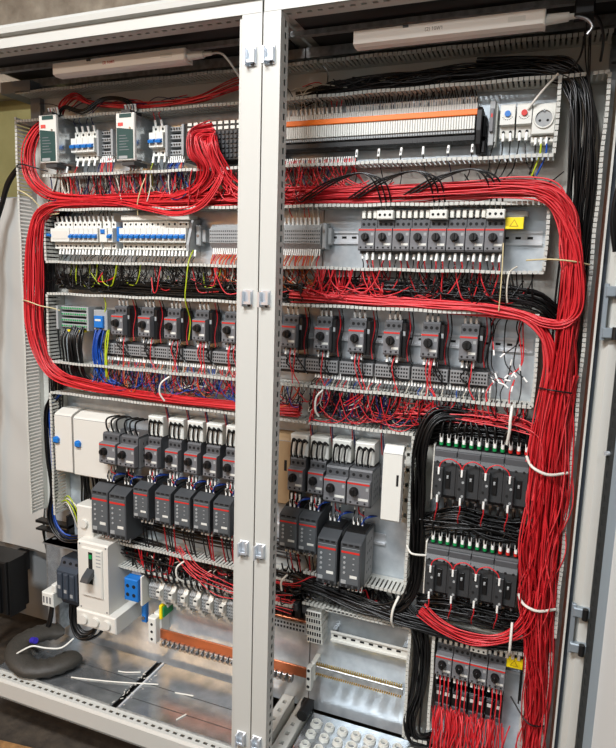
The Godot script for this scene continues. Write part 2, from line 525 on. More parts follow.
func make_door(c: Node3D) -> void:
	# right door standing open about 120 degrees
	var d := Node3D.new()
	d.name = numbered(c, "door")
	c.add_child(d, true)
	d.position = vec(0.157, 0, 0.31)
	# local: x runs along the door away from the hinge, z is the inner face direction
	d.rotation.y = deg_to_rad(-60.0)
	var p := Sh.new()
	p.box(0.0, 0.77, 0.15, 2.1, -0.022, 0.0)
	obj("door_panel", p, M.door_paint, d)
	var t := Sh.new()
	t.box(0.0, 0.02, 0.2, 2.05, 0.0, 0.021)
	var ts := Sh.new()
	ts.perf(vec(0.0, 0.2, 0.0225), Vector3.UP, Vector3.RIGHT, Vector3.BACK, 1.85, 0.02, 0.025, 0.0135, 0.009, 0.001, 0.5, 0.0013)
	var df := obj("door_frame", t, M.tube, d)
	obj("perforated_face", ts, M.strip_dark, df)
	var b := Sh.new()
	b.box(0.08, 0.74, 0.2, 0.206, 0.0, 0.01)
	obj("panel_edge", b, M.door_paint, d)
	for y in [1.455, 0.79]:
		var h := Sh.new()
		h.box(0.107, 0.145, y + 0.03, y + 0.05, 0.302, 0.316, 0.002)
		h.box(0.107, 0.145, y - 0.05, y - 0.03, 0.302, 0.316, 0.002)
		h.box(0.104, 0.113, y - 0.055, y + 0.055, 0.302, 0.311, 0.001)
		var hg := obj("hinge", h, M.tube, c)
		for q in [0.04, -0.04]:
			obj("pin", Sh.new().cyl(vec(0.13, y + q - 0.012, 0.317), vec(0, 0.024, 0), 0.006, 10), M.black, hg)
	for y in [1.18, 0.46]:
		obj("door_bolt", Sh.new().cyl(vec(0.006, y, 0.0225), vec(0, 0, 0.008), 0.005, 12), M.chrome, d)
# ------------------------------------------------------------------ wiring ducts
# one slotted wall: from a to b along x (flat = true, at height c) or along y (flat = false, at x = c)
func duct_wall(called: String, flat: bool, a: float, b: float, c: float, parent: Node3D) -> void:
	var s := Sh.new()
	var h := 0.08
	var t := 0.0013
	var n := int((b - a) / 0.0118)
	for k in n:
		var u := a + k * (b - a) / n + 0.0023
		var w := u + (b - a) / n - 0.0046
		var j := sin(k * 12.9898 + c * 78.2) * 0.0009
		if flat:
			s.box(u, w, c - t + j, c + t + j, 0.022, h - 0.003)
			s.box(u - 0.0012, w + 0.0012, c - t * 3.0 + j, c + t * 3.0 + j, h - 0.0035, h)
		else:
			s.box(c - t + j, c + t + j, u, w, 0.022, h - 0.003)
			s.box(c - t * 3.0 + j, c + t * 3.0 + j, u - 0.0012, w + 0.0012, h - 0.0035, h)
	stuff(obj(called, s, M.duct, parent))
	var f := Sh.new()
	if flat:
		f.box(a, b, c - t, c + t, 0.003, 0.022)
	else:
		f.box(c - t, c + t, a, b, 0.003, 0.022)
	obj("duct_side", f, M.duct, parent)

func duct_base(x0: float, x1: float, y0: float, y1: float, parent: Node3D) -> void:
	obj("duct_base", Sh.new().box(x0, x1, y0, y1, 0.0005, 0.003), M.duct, parent)

func make_ducts() -> void:
	# horizontal runs: [x0, x1, lower y, upper y, where]
	var runs := [
		[-1.60, -0.592, 1.966, 2.05, "shaded slotted grey wiring duct above the two slim power supplies"],
		[-0.588, 0.09, 1.966, 2.05, "shaded slotted grey wiring duct above the orange strip and mains socket"],
		[-1.503, -0.592, 1.693, 1.797, "slotted duct full of red wires between the power supplies and the white breakers"],
		[-0.588, -0.01, 1.693, 1.797, "slotted duct carrying the thick red loom below the orange strip"],
		[-1.503, -0.592, 1.432, 1.532, "slotted duct of black wires beneath the white breakers with blue levers"],
		[-0.588, -0.01, 1.432, 1.532, "slotted duct with a red loom beneath the row of eight touching motor starters"],
		[-1.503, -0.592, 1.108, 1.21, "slotted duct with tangled blue and red wires above the large white boxes"],
		[-0.588, -0.01, 1.108, 1.21, "slotted duct with looping red wires above the narrow white box"],
		[-1.34, -0.62, 0.55, 0.63, "slotted duct directly under the seven dark soft starters of the wide bay"],
		[-0.59, -0.292, 0.569, 0.664, "slotted duct under the four dark soft starters, black cables in it"]]
	for r in runs:
		var d := thing("wiring_duct", r[4], "cable duct")
		duct_base(r[0], r[1], r[2], r[3], d)
		duct_wall("slotted_wall", true, r[0], -0.293 if r[2] == 1.108 and r[1] == -0.01 else r[1], r[2], d)
		duct_wall("slotted_wall", true, r[0], r[1], r[3], d)
	# vertical runs
	var v := thing("wiring_duct", "tall slotted duct at the plastic-sheet end holding a red loom", "cable duct")
	duct_base(-1.605, -1.503, 0.667, 1.98, v)
	duct_wall("slotted_wall", false, 0.667, 1.98, -1.605, v)
	for y in [[1.215, 1.43], [1.535, 1.693], [0.68, 1.106]]:
		duct_wall("slotted_wall", false, y[0], y[1], -1.503, v)
	v = thing("wiring_duct", "tall slotted duct beside the open door holding the widest red loom", "cable duct")
	duct_base(-0.01, 0.09, 0.63, 1.966, v)
	duct_wall("slotted_wall", false, 0.63, 1.966, 0.09, v)
	for y in [[1.21, 1.43], [1.535, 1.69], [1.8, 1.963]]:
		duct_wall("slotted_wall", false, y[0], y[1], -0.01, v)
	v = thing("wiring_duct", "short slotted duct wall next to the lowest part of the wide red loom", "cable duct")
	duct_base(0.035, 0.085, 0.18, 0.59, v)
	duct_wall("slotted_wall", false, 0.18, 0.59, 0.085, v)
	duct_wall("slotted_wall", false, 0.30, 0.567, 0.031, v)
	v = thing("wiring_duct", "narrow vertical duct with black cables between white box and green-tipped contactors", "cable duct")
	duct_base(-0.293, -0.25, 0.67, 1.106, v)
	duct_wall("slotted_wall", false, 0.664, 1.106, -0.2925, v)
	v = thing("wiring_duct", "narrow vertical duct with black cables beside the bare zinc plate at the bottom", "cable duct")
	duct_base(-0.271, -0.208, 0.235, 0.566, v)
	duct_wall("slotted_wall", false, 0.235, 0.569, -0.272, v)
	duct_wall("slotted_wall", false, 0.28, 0.562, -0.206, v)
	duct_wall("slotted_wall", true, -0.272, -0.206, 0.237, v)
	v = thing("wiring_duct", "short slotted duct wall across the top of the lowest row of motor starters", "cable duct")
	duct_base(-0.206, 0.031, 0.566, 0.59, v)
	duct_wall("slotted_wall", true, -0.206, 0.031, 0.566, v)
	v = thing("wiring_duct", "short slotted duct wall over the bare white mounting rail at the bottom", "cable duct")
	duct_base(-0.518, -0.273, 0.545, 0.565, v)
	duct_wall("slotted_wall", true, -0.518, -0.274, 0.565, v)

func din_rail(x0: float, x1: float, y: float, label: String, m: Material = null, z := 0.0, slots := false) -> void:
	var s := Sh.new()
	s.prism([Vector2(z + 0.0, y - 0.0125), Vector2(z + 0.0, y + 0.0125), Vector2(z + 0.006, y + 0.0125), Vector2(z + 0.006, y + 0.0175), Vector2(z + 0.0075, y + 0.0175), Vector2(z + 0.0075, y + 0.0112), Vector2(z + 0.0014, y + 0.0112), Vector2(z + 0.0014, y - 0.0112), Vector2(z + 0.0075, y - 0.0112), Vector2(z + 0.0075, y - 0.0175), Vector2(z + 0.006, y - 0.0175), Vector2(z + 0.006, y - 0.0125)], x0, x1)
	var t := thing("mounting_rail", label, "mounting rail")
	obj("rail", s, m if m else M.rail, t)
	if slots:
		var h := Sh.new()
		var n := int((x1 - x0) / 0.028)
		for k in n:
			var x := x0 + 0.014 + k * (x1 - x0 - 0.014) / n
			obj("slot", Sh.new().box(x - 0.0065, x + 0.0065, y - 0.003, y + 0.003, z + 0.0013, z + 0.002), M.hole, t)

func make_rails() -> void:
	din_rail(-1.49, -0.60, 1.885, "zinc mounting rail behind the power supplies and four-pole breaker")
	din_rail(-0.72, -0.015, 1.875, "zinc mounting rail behind the orange-topped relays and socket")
	din_rail(-1.50, -0.60, 1.617, "zinc mounting rail behind the white breakers with blue levers")
	din_rail(-0.598, -0.02, 1.617, "zinc mounting rail bare beside the grey terminal blocks, then behind eight starters", null, 0.0, true)
	din_rail(-1.48, -0.60, 1.352, "zinc mounting rail behind the blue terminal and five motor starters")
	din_rail(-0.598, -0.02, 1.352, "zinc mounting rail ending bare in the loose-wire bay", null, 0.0, true)
	din_rail(-1.31, -0.60, 1.262, "lower zinc mounting rail behind the dotted grey blocks of the wide bay")
	din_rail(-0.598, -0.10, 1.265, "lower zinc mounting rail behind the dotted grey blocks of the narrow bay")
	din_rail(-1.33, -0.62, 0.945, "zinc mounting rail behind seven starters over soft starters")
	din_rail(-0.60, -0.37, 0.945, "zinc mounting rail behind four starters beside the narrow white box")
	din_rail(-1.33, -0.62, 0.775, "zinc mounting rail behind the seven soft starters")
	din_rail(-0.60, -0.37, 0.775, "zinc mounting rail behind the four soft starters")
	din_rail(-0.514, -0.283, 0.457, "bright slotted mounting rail standing empty over the bare zinc plate", M.white, 0.024, true)
	for x in [-0.505, -0.292]:
		var t := thing("rail_standoff", "small steel standoff under the %s end of the empty bright rail" % ("black-cable" if x > -0.4 else "centre-post"), "bracket")
		obj("block", Sh.new().box(x - 0.006, x + 0.006, 0.442, 0.474, 0.0, 0.0238), M.steel, t)
	din_rail(-0.23, -0.0, 1.03, "zinc mounting rail behind the upper green-tipped contactors")
	din_rail(-0.23, -0.0, 0.755, "zinc mounting rail behind the lower green-tipped contactors")
	din_rail(-0.20, 0.028, 0.48, "zinc mounting rail of the lowest motor starter row")

# ------------------------------------------------------------------ device prototypes (local origin on the mounting plate)
func build_starter(w: float, s: float, d: float, label: String, kx := -0.003, side := false) -> Node3D:
	# rotary motor starter; s scales its height, d is the depth of the front cap
	var t := thing("motor_starter", label, "motor starter")
	var e := d - 0.02
	var h := w / 2.0 - 0.0006
	var b := Sh.new()
	b.prism([Vector2(0.008, -0.045 * s), Vector2(e, -0.045 * s), Vector2(e, 0.046 * s), Vector2(e - 0.004, 0.051 * s), Vector2(0.008, 0.051 * s)], -h, h)
	obj("body", b, M.grey_mid, t)
	if side:
		side_plate(t, h, -0.043 * s, 0.044 * s, e - 0.006)
	var c := Sh.new()
	c.prism([Vector2(e, -0.037 * s), Vector2(d - 0.002, -0.037 * s), Vector2(d, -0.034 * s), Vector2(d, 0.0225 * s), Vector2(d - 0.002, 0.0245 * s), Vector2(e, 0.0265 * s)], -h + 0.0005, h - 0.0005)
	c.box(-h + 0.001, h - 0.001, -0.033 * s, -0.024 * s, d, d + 0.0012)
	obj("front_cap", c, M.grey, t)
	obj("red_stripe", Sh.new().box(-h + 0.0006, h - 0.0006, 0.0175 * s, 0.0215 * s, d - 0.001, d + 0.0006), M.red, t)
	var k := Sh.new()
	k.cyl(vec(kx, 0, d), vec(0, 0, 0.004), 0.0115 * s, 18)
	k.cyl(vec(kx, 0, d + 0.004), vec(0, 0, 0.011), 0.0098 * s, 16, 0.0088 * s)
	k.box(kx - 0.002, kx + 0.002, -0.0085 * s, 0.0085 * s, d + 0.015, d + 0.018, 0.001)
	obj("rotary_knob", k, M.black, t)
	obj("label_plate", Sh.new().box(0.001, h - 0.003, -0.0225 * s, -0.0165 * s, d, d + 0.001), M.white, t)
	obj("setting_dial", Sh.new().box(h - 0.010, h - 0.003, 0.004 * s, 0.012 * s, d, d + 0.0008), M.grey_light, t)
	for y in [0.0365 * s, -0.0285 * s]:
		for j in 3:
			var x := (j - 1) * w * 0.31
			var z := e if y > 0 else d + 0.0012
			obj("terminal_screw", Sh.new().cyl(vec(x, y, z), vec(0, 0, 0.0006), (0.0043 if y > 0 else 0.0028) * s, 8), M.hole, t)
	return t

# pale ventilated side of the larger devices
func side_plate(t: Node3D, h: float, y0: float, y1: float, z1: float) -> void:
	var p := obj("side_plate", Sh.new().box(h, h + 0.0008, y0, y1, 0.012, z1), M.block_grey, t)
	for k in 4:
		for j in 3:
			var y := lerpf(y0, y1, 0.2 + 0.2 * k)
			var z := lerpf(0.02, z1, 0.2 + 0.25 * j)
			obj("vent_slot", Sh.new().box(h + 0.0008, h + 0.0012, y - 0.004, y + 0.004, z - 0.002, z + 0.002), M.grey_dark, p)

func build_soft_starter(w: float, hh: float, d: float, label: String, side := false) -> Node3D:
	# dark slim soft starter, origin at the middle of its front panel height
	var t := thing("soft_starter", label, "soft starter")
	var h := w / 2.0 - 0.0006
	var a := hh / 2.0
	var b := Sh.new()
	b.prism([Vector2(0.008, -a * 1.1), Vector2(d * 0.7, -a * 1.1), Vector2(d * 0.78, -a * 0.98), Vector2(d - 0.004, -a * 0.98), Vector2(d - 0.002, -a * 0.95), Vector2(d - 0.002, a * 0.95), Vector2(d - 0.008, a), Vector2(d * 0.72, a * 1.16), Vector2(d * 0.4, a * 1.22), Vector2(0.008, a * 1.22)], -h, h)
	obj("body", b, M.soft_body, t)
	if side:
		side_plate(t, h, -a * 1.05, a * 1.1, d * 0.66)
	obj("front_panel", Sh.new().box(-h + 0.003, h - 0.003, -a * 0.8, a * 0.78, d - 0.002, d, 0.001), M.soft_front, t)
	obj("red_stripe", Sh.new().box(-h + 0.003, h - 0.003, a * 0.56, a * 0.64, d - 0.001, d + 0.0007), M.red, t)
	for k in 4:
		obj("setting_dial", Sh.new().cyl(vec(-h * 0.55, a * (0.36 - 0.22 * k), d), vec(0, 0, 0.0015), 0.0036, 8), M.grey_light, t)
	for k in 3:
		obj("indicator", Sh.new().box(h * 0.25, h * 0.42, a * (0.34 - 0.24 * k), a * (0.38 - 0.24 * k), d, d + 0.0008), M.grey_light, t)
	obj("label_plate", Sh.new().box(h * 0.02, h * 0.72, -a * 0.5, -a * 0.38, d, d + 0.0008), M.white, t)
	obj("corner_label", Sh.new().box(-h * 0.85, -h * 0.35, -a * 0.78, -a * 0.62, d, d + 0.0008), M.grey_light, t)
	obj("terminal_block", Sh.new().box(-h + 0.002, h - 0.002, a * 1.14, a * 1.3, d * 0.25, d * 0.66), M.black, t)
	for k in 3:
		obj("terminal_slot", Sh.new().box((k - 1) * h * 0.6 - h * 0.2, (k - 1) * h * 0.6 + h * 0.2, a * 0.86, a * 0.94, d - 0.0022, d - 0.0012), M.hole, t)
		obj("terminal_slot", Sh.new().box((k - 1) * h * 0.6 - h * 0.2, (k - 1) * h * 0.6 + h * 0.2, -a * 0.94, -a * 0.84, d - 0.0022, d - 0.0012), M.hole, t)
	return t

func build_breaker(w: float, label: String, lever := true) -> Node3D:
	# one-pole white miniature breaker, origin at the middle of its front
	var t := thing("circuit_breaker", label, "circuit breaker")
	var h := w / 2.0 - 0.0003
	var b := Sh.new()
	b.prism([Vector2(0.008, -0.042), Vector2(0.05, -0.042), Vector2(0.05, -0.0225), Vector2(0.068, -0.0205), Vector2(0.068, 0.0205), Vector2(0.05, 0.0225), Vector2(0.05, 0.042), Vector2(0.008, 0.042)], -h, h)
	obj("body", b, M.white, t)
	if lever:
		var k := Sh.new()
		k.prism([Vector2(0.066, -0.008), Vector2(0.077, -0.010), Vector2(0.079, -0.003), Vector2(0.066, 0.004)], -h * 0.8, h * 0.8)
		obj("lever", k, M.blue, t)
	for y in [0.033, -0.033]:
		obj("terminal_screw", Sh.new().cyl(vec(0, y, 0.05), vec(0, 0, 0.0005), 0.0036, 8), M.hole, t)
	return t

func build_tier_block(label: String, called: String, tiers: int, x0: float, x1: float, y0: float, y1: float, d: float, m: Material, mat_wire: Material) -> Node3D:
	# distribution block of several stepped rows of screws
	var t := thing(called, label, "terminal block")
	obj("end_plate", Sh.new().box(x0, x0 + 0.008, y0, y1, 0.008, d, 0.001), m, t)
	obj("end_plate", Sh.new().box(x1 - 0.008, x1, y0, y1, 0.008, d, 0.001), m, t)
	var step := (y1 - y0) / tiers
	for k in tiers:
		var a := y0 + k * step
		obj("tier", Sh.new().box(x0 + 0.008, x1 - 0.008, a + step * 0.32, a + step * 0.92, 0.008, d - 0.016, 0.001), m, t)
		var n := int((x1 - x0 - 0.016) / 0.0088)
		var s := Sh.new()
		for j in n:
			var x := x0 + 0.012 + j * 0.0088
			s.cyl(vec(x, a + step * 0.62, d - 0.016), vec(0, 0, 0.0015), 0.003, 7)
		stuff(obj("terminal_screws", s, mat_wire, t))
	return t

func build_terminal(w: float, hh: float, d: float, label: String, m: Material, called := "terminal") -> Node3D:
	var t := thing(called, label, "terminal")
	var h := w / 2.0 - 0.00025
	var a := hh / 2.0
	var b := Sh.new()
	b.prism([Vector2(0.007, -a), Vector2(d * 0.7, -a), Vector2(d, -a * 0.55), Vector2(d, a * 0.55), Vector2(d * 0.7, a), Vector2(0.007, a)], -h, h)
	obj("body", b, m, t)
	var s := Sh.new()
	for y in [a * 0.42, a * 0.14, -a * 0.14, -a * 0.42]:
		s.box(-h * 0.5, h * 0.5, y - 0.0018, y + 0.0018, d - 0.0002, d + 0.0004)
	obj("contact_opening", s, M.hole, t)
	return t
# ------------------------------------------------------------------ rows of devices
func make_row_supplies() -> void:
	# row one, wide bay: two slim power supplies with breakers and distribution blocks between
	var specs := [[-1.473, -1.408, 1.827, 1.965, "slim power supply with dark green label nearest the plastic sheet"], [-1.190, -1.127, 1.823, 1.953, "slim power supply with dark green label between screw block and two-pole breaker"]]
	for s in specs:
		var t := thing("power_supply", s[4], "power supply", vec(s[0], s[2], 0))
		var w: float = s[1] - s[0]
		var h: float = s[3] - s[2]
		var side := Sh.new()
		side.box(0.001, w - 0.001, 0.004, h - 0.004, 0.01, 0.108)
		obj("case", side, M.zinc_floor, t)
		obj("front_panel", Sh.new().box(0, w, 0, h, 0.108, 0.118, 0.002), M.ivory, t)
		var gl := Sh.new()
		gl.box(w * 0.05, w * 0.95, h * 0.03, h * 0.62, 0.118, 0.1185)
		gl.face(vec(w * 0.05, h * 0.62, 0.1185), vec(w * 0.95, h * 0.62, 0.1185), vec(w * 0.95, h * 0.645, 0.1185), vec(w * 0.05, h * 0.70, 0.1185), Vector3.BACK)
		obj("green_label", gl, M.psu_green, t)
		obj("top_label", Sh.new().box(w * 0.2, w * 0.86, h * 0.90, h * 0.985, 0.118, 0.1185), M.psu_green, t)
		obj("bottom_label", Sh.new().box(w * 0.15, w * 0.62, h * 0.04, h * 0.10, 0.1185, 0.119), M.grey_light, t)
		obj("red_badge", Sh.new().box(w * 0.12, w * 0.40, h * 0.73, h * 0.80, 0.118, 0.119), M.badge, t)
		obj("adjuster", Sh.new().cyl(vec(w * 0.78, h * 0.68, 0.118), vec(0, 0, 0.002), 0.003, 8), M.steel, t)
		var p := Sh.new()
		for k in 6:
			var y := h * (0.53 - 0.06 * k)
			p.box(w * 0.18, w * (0.55 + 0.2 * fmod(k * 0.37, 1.0)), y - 0.0012, y + 0.0007, 0.1184, 0.1188)
		stuff(obj("printed_lines", p, M.seal, t))
		var tb := Sh.new()
		tb.box(w * 0.25, w * 0.75, h, h + 0.010, 0.06, 0.114)
		tb.box(w * 0.25, w * 0.9, -0.012, 0.0, 0.05, 0.112)
		obj("terminal_block", tb, M.grey_dark, t)
	# breakers
	var four := build_breaker(0.0215, "leftmost pole of the four-pole white breaker beside the first power supply")
	four.position = vec(-1.387, 1.885, 0)
	for k in 3:
		copy(four, vec(-1.387 + 0.022 * (k + 1), 1.885, 0), "%s pole of the four-pole white breaker beside the first power supply" % ORD[k + 1])
	var two := build_breaker(0.0235, "left pole of the two-pole white breaker beside the second power supply")
	two.position = vec(-1.101, 1.887, 0)
	copy(two, vec(-1.077, 1.887, 0), "right pole of the two-pole white breaker beside the second power supply")
	build_tier_block("four-tier pale screw block between four-pole breaker and second power supply", "distribution_block", 4, -1.304, -1.244, 1.85, 1.927, 0.065, M.grey_light, M.black)
	build_tier_block("four-tier pale screw block between two-pole breaker and black relay block", "distribution_block", 4, -1.060, -0.998, 1.84, 1.926, 0.065, M.grey_light, M.black)
	# black interface block crossing behind the posts
	var t := thing("relay_interface", "black interface block with rows of dotted sockets beside the post, red wires over it", "relay block", vec(-0.995, 1.822, 0))
	obj("body", Sh.new().box(0, 0.285, 0, 0.105, 0.008, 0.062, 0.002), M.black, t)
	for r in 6:
		var s := Sh.new()
		for k in 22:
			s.box(0.008 + k * 0.0126, 0.0155 + k * 0.0126, 0.008 + r * 0.0125, 0.016 + r * 0.0125, 0.062, 0.066)
		stuff(obj("socket_row", s, M.grey_dark, t))
	for r in 2:
		var s := Sh.new()
		for k in 14:
			s.box(0.01 + k * 0.0195, 0.023 + k * 0.0195, 0.083 + r * 0.014, 0.091 + r * 0.014, 0.058, 0.064)
		stuff(obj("marker_row", s, M.cable_tie, t))

func make_row_relays() -> void:
	# row one, narrow bay: thin white relays under one orange bridge strip
	var t := thing("relay_module", "thin white relay on black base in the row under the orange strip", "relay", vec(-0.7145, 1.865, 0), "thin white relays under the orange strip")
	var h := 0.0029
	var b := Sh.new()
	b.prism([Vector2(0.007, -0.024), Vector2(0.05, -0.026), Vector2(0.066, -0.023), Vector2(0.066, -0.012), Vector2(0.05, -0.006), Vector2(0.05, 0.05), Vector2(0.007, 0.05)], -h, h)
	obj("base", b, M.black, t)
	obj("relay_body", Sh.new().box(-h + 0.0003, h - 0.0003, 0.0, 0.031, 0.045, 0.076, 0.0006), M.white, t)
	obj("latch", Sh.new().box(-h + 0.0003, h - 0.0003, -0.008, -0.001, 0.05, 0.072, 0.0006), M.grey_light, t)
	obj("upper_clamp", Sh.new().box(-h + 0.0004, h - 0.0004, 0.045, 0.066, 0.01, 0.044), M.white, t)
	var n := 85
	for k in n - 1:
		copy(t, vec(-0.7145 + 0.0062 * (k + 1), 1.865, 0), "thin white relay on black base in the row under the orange strip")
	var o := thing("bridge_strip", "long orange marker strip along the top of the thin white relays", "marker strip")
	obj("strip", Sh.new().box(-0.718, -0.1855, 1.8955, 1.909, 0.066, 0.080, 0.0015), M.orange, o)
	var e := thing("end_bracket", "black end bracket closing the row of thin white relays", "bracket")
	var s := Sh.new()
	s.prism([Vector2(0.008, 1.815), Vector2(0.055, 1.81), Vector2(0.078, 1.83), Vector2(0.083, 1.86), Vector2(0.083, 1.905), Vector2(0.07, 1.915), Vector2(0.008, 1.915)], -0.186, -0.176)
	s.box(-0.176, -0.165, 1.812, 1.842, 0.008, 0.06, 0.003)
	s.box(-0.176, -0.168, 1.85, 1.90, 0.008, 0.05, 0.003)
	obj("bracket", s, M.black, e)
	# slim terminals before the thermostats
	var f := thing("fuse_terminal", "slim grey fuse terminal with red spot beside the first thermostat", "terminal", vec(-0.151, 1.879, 0))
	obj("body", Sh.new().box(-0.009, 0.003, -0.05, 0.05, 0.008, 0.058, 0.001), M.grey_light, f)
	obj("fuse_flap", Sh.new().box(-0.007, 0.001, -0.02, 0.032, 0.058, 0.066, 0.001), M.grey, f)
	obj("red_spot", Sh.new().box(-0.005, -0.001, 0.012, 0.02, 0.066, 0.067), M.red, f)
	obj("clamp", Sh.new().box(0.0035, 0.008, -0.045, 0.045, 0.008, 0.045), M.white, f)
	# two thermostats
	for k in 2:
		var name_ := "white cabinet thermostat with blue dial" if k == 0 else "white cabinet thermostat with red dial"
		var th := thing("thermostat", name_ + " beside the socket", "thermostat", vec(-0.119 + 0.037 * k, 1.883, 0))
		var p := Sh.new()
		p.prism([Vector2(0.008, -0.036), Vector2(0.04, -0.036), Vector2(0.045, -0.012), Vector2(0.058, -0.009), Vector2(0.058, 0.033), Vector2(0.054, 0.037), Vector2(0.008, 0.037)], -0.0165, 0.0165)
		obj("body", p, M.white, th)
		obj("dial", Sh.new().cyl(vec(0, 0.015, 0.058), vec(0, 0, 0.004), 0.0068, 14), M.blue if k == 0 else M.red, th)
		var sc := Sh.new()
		for j in 7:
			var a := PI + PI * (0.15 + 0.7 * j / 6.0)
			sc.box(cos(a) * 0.0115 - 0.0012, cos(a) * 0.0115 + 0.0012, 0.012 + sin(a) * 0.0105 - 0.0007, 0.012 + sin(a) * 0.0105 + 0.0007, 0.058, 0.0584)
		obj("scale", sc, M.hole, th)
		for x in [-0.008, 0.008]:
			obj("terminal_screw", Sh.new().cyl(vec(x, -0.023, 0.043), vec(0, 0, 0.0012), 0.0036, 8), M.hole, th)
	# mains socket
	var so := thing("mains_socket", "white rail-mounted mains socket with round recess at the duct corner", "socket", vec(-0.0385, 1.875, 0))
	var bb := Sh.new()
	bb.box(-0.0255, 0.0255, -0.026, 0.042, 0.008, 0.056, 0.002)
	bb.box(-0.0255, 0.0255, -0.042, -0.027, 0.008, 0.042, 0.002)
	obj("body", bb, M.white, so)
	obj("rim", Sh.new().cyl(vec(0, 0.008, 0.056), vec(0, 0, 0.004), 0.0225, 28, 0.0215, 0.0185), M.white, so)
	obj("recess", Sh.new().cyl(vec(0, 0.008, 0.0555), vec(0, 0, 0.001), 0.0186, 28), M.grey_light, so)
	for x in [-0.0085, 0.0085]:
		obj("pin_hole", Sh.new().cyl(vec(x, 0.004, 0.0565), vec(0, 0, 0.0005), 0.003, 10), M.hole, so)
	for y in [0.0255, -0.0085]:
		obj("earth_clip", Sh.new().box(-0.002, 0.002, y - 0.0025, y + 0.0025, 0.056, 0.060), M.steel, so)
	for x in [-0.014, 0.0, 0.014]:
		obj("terminal_screw", Sh.new().cyl(vec(x, -0.034, 0.042), vec(0, 0, 0.0006), 0.003, 8), M.hole, so)

func make_row_breakers() -> void:
	# row two, wide bay: residual current devices and twelve breakers
	var t := thing("residual_current_device", "four-pole white residual current device with blank front at the row start", "circuit breaker", vec(-1.452, 1.617, 0))
	var b := Sh.new()
	b.prism([Vector2(0.008, -0.042), Vector2(0.05, -0.042), Vector2(0.05, -0.0225), Vector2(0.068, -0.0205), Vector2(0.068, 0.0205), Vector2(0.05, 0.0225), Vector2(0.05, 0.042), Vector2(0.008, 0.042)], -0.037, 0.037)
	obj("body", b, M.white, t)
	obj("inset", Sh.new().box(-0.03, 0.03, -0.012, 0.012, 0.068, 0.0692), M.ivory, t)
	obj("lever", Sh.new().box(-0.047, -0.034, -0.005, 0.003, 0.05, 0.078, 0.002), M.blue, t)
	for k in 4:
		for y in [0.033, -0.033]:
			obj("terminal_screw", Sh.new().cyl(vec(-0.027 + 0.018 * k, y, 0.05), vec(0, 0, 0.0005), 0.0036, 8), M.hole, t)
	var src := build_breaker(0.0177, "first white breaker right of the blank four-pole device, blue lever")
	src.position = vec(-1.404, 1.617, 0)
	for k in 5:
		copy(src, vec(-1.404 + 0.0182 * (k + 1), 1.617, 0), "%s white breaker right of the blank four-pole device, blue lever" % ORD[k + 1])
	var r := thing("residual_current_device", "narrow white residual current unit with blue square button before the gap", "circuit breaker", vec(-1.283, 1.617, 0))
	b = Sh.new()
	b.prism([Vector2(0.008, -0.042), Vector2(0.05, -0.042), Vector2(0.05, -0.0225), Vector2(0.068, -0.0205), Vector2(0.068, 0.0205), Vector2(0.05, 0.0225), Vector2(0.05, 0.042), Vector2(0.008, 0.042)], -0.014, 0.014)
	obj("body", b, M.white, r)
	obj("test_button", Sh.new().box(-0.009, 0.006, 0.004, 0.017, 0.068, 0.072, 0.001), M.blue, r)
	obj("terminal_screw", Sh.new().cyl(vec(0, 0.033, 0.05), vec(0, 0, 0.0005), 0.0036, 8), M.hole, r)
	copy(src, vec(-1.257, 1.617, 0), "single white breaker with blue lever between blue-button unit and dozen breakers")
	# twelve breakers under a white comb cover
	var d := build_breaker(0.0192, "first breaker of the dozen with blue levers, beside the blue clip")
	d.position = vec(-1.214, 1.617, 0)
	for k in 11:
		copy(d, vec(-1.214 + 0.0196 * (k + 1), 1.617, 0), "%s breaker of the dozen with blue levers, counted from the blue clip" % ORD[k + 1])
	var cb := thing("comb_cover", "white busbar cover lying over the top of the dozen breakers", "busbar")
	obj("cover", Sh.new().box(-1.225, -0.985, 1.661, 1.676, 0.01, 0.058, 0.002), M.ivory, cb)
	var cl := thing("blue_clip", "small blue clip between single breaker and the dozen breakers", "clip")
	obj("clip", Sh.new().box(-1.239, -1.228, 1.598, 1.642, 0.01, 0.062, 0.002), M.blue, cl)
	var ec := thing("end_cover", "slanted clear-grey end cover closing the dozen breakers", "end cover")
	var s := Sh.new()
	s.prism([Vector2(0.008, 1.572), Vector2(0.07, 1.572), Vector2(0.072, 1.59), Vector2(0.045, 1.662), Vector2(0.008, 1.668)], -0.9855, -0.977)
	obj("plate", s, M.grey_light, ec)
	var cl2 := thing("end_clamp", "grey rail clamp with screw beside the slanted end cover", "bracket")
	s = Sh.new()
	s.box(-0.973, -0.958, 1.59, 1.648, 0.008, 0.04, 0.003)
	s.box(-0.958, -0.946, 1.60, 1.636, 0.008, 0.03, 0.002)
	obj("clamp", s, M.grey_light, cl2)
	obj("screw", Sh.new().cyl(vec(-0.9655, 1.618, 0.04), vec(0, 0, 0.002), 0.004, 8), M.steel, cl2)
	# grey terminal blocks running behind the posts
	var g := build_terminal(0.0062, 0.068, 0.05, "thin grey feed-through terminal in the row crossing behind the posts", M.grey_light)
	g.position = vec(-0.918, 1.616, 0)
	g.set_meta("group", "thin grey terminals crossing behind the posts")
	for k in 54:
		copy(g, vec(-0.918 + 0.0062 * (k + 1), 1.616, 0), "thin grey feed-through terminal in the row crossing behind the posts")
	var e2 := thing("end_clamp", "grey rail clamp between grey terminals and the bare rail", "bracket")
	s = Sh.new()
	s.box(-0.578, -0.566, 1.584, 1.652, 0.008, 0.045, 0.003)
	s.box(-0.566, -0.556, 1.596, 1.64, 0.008, 0.03, 0.002)
	obj("clamp", s, M.grey_light, e2)
	obj("screw", Sh.new().cyl(vec(-0.572, 1.63, 0.045), vec(0, 0, 0.002), 0.004, 8), M.steel, e2)

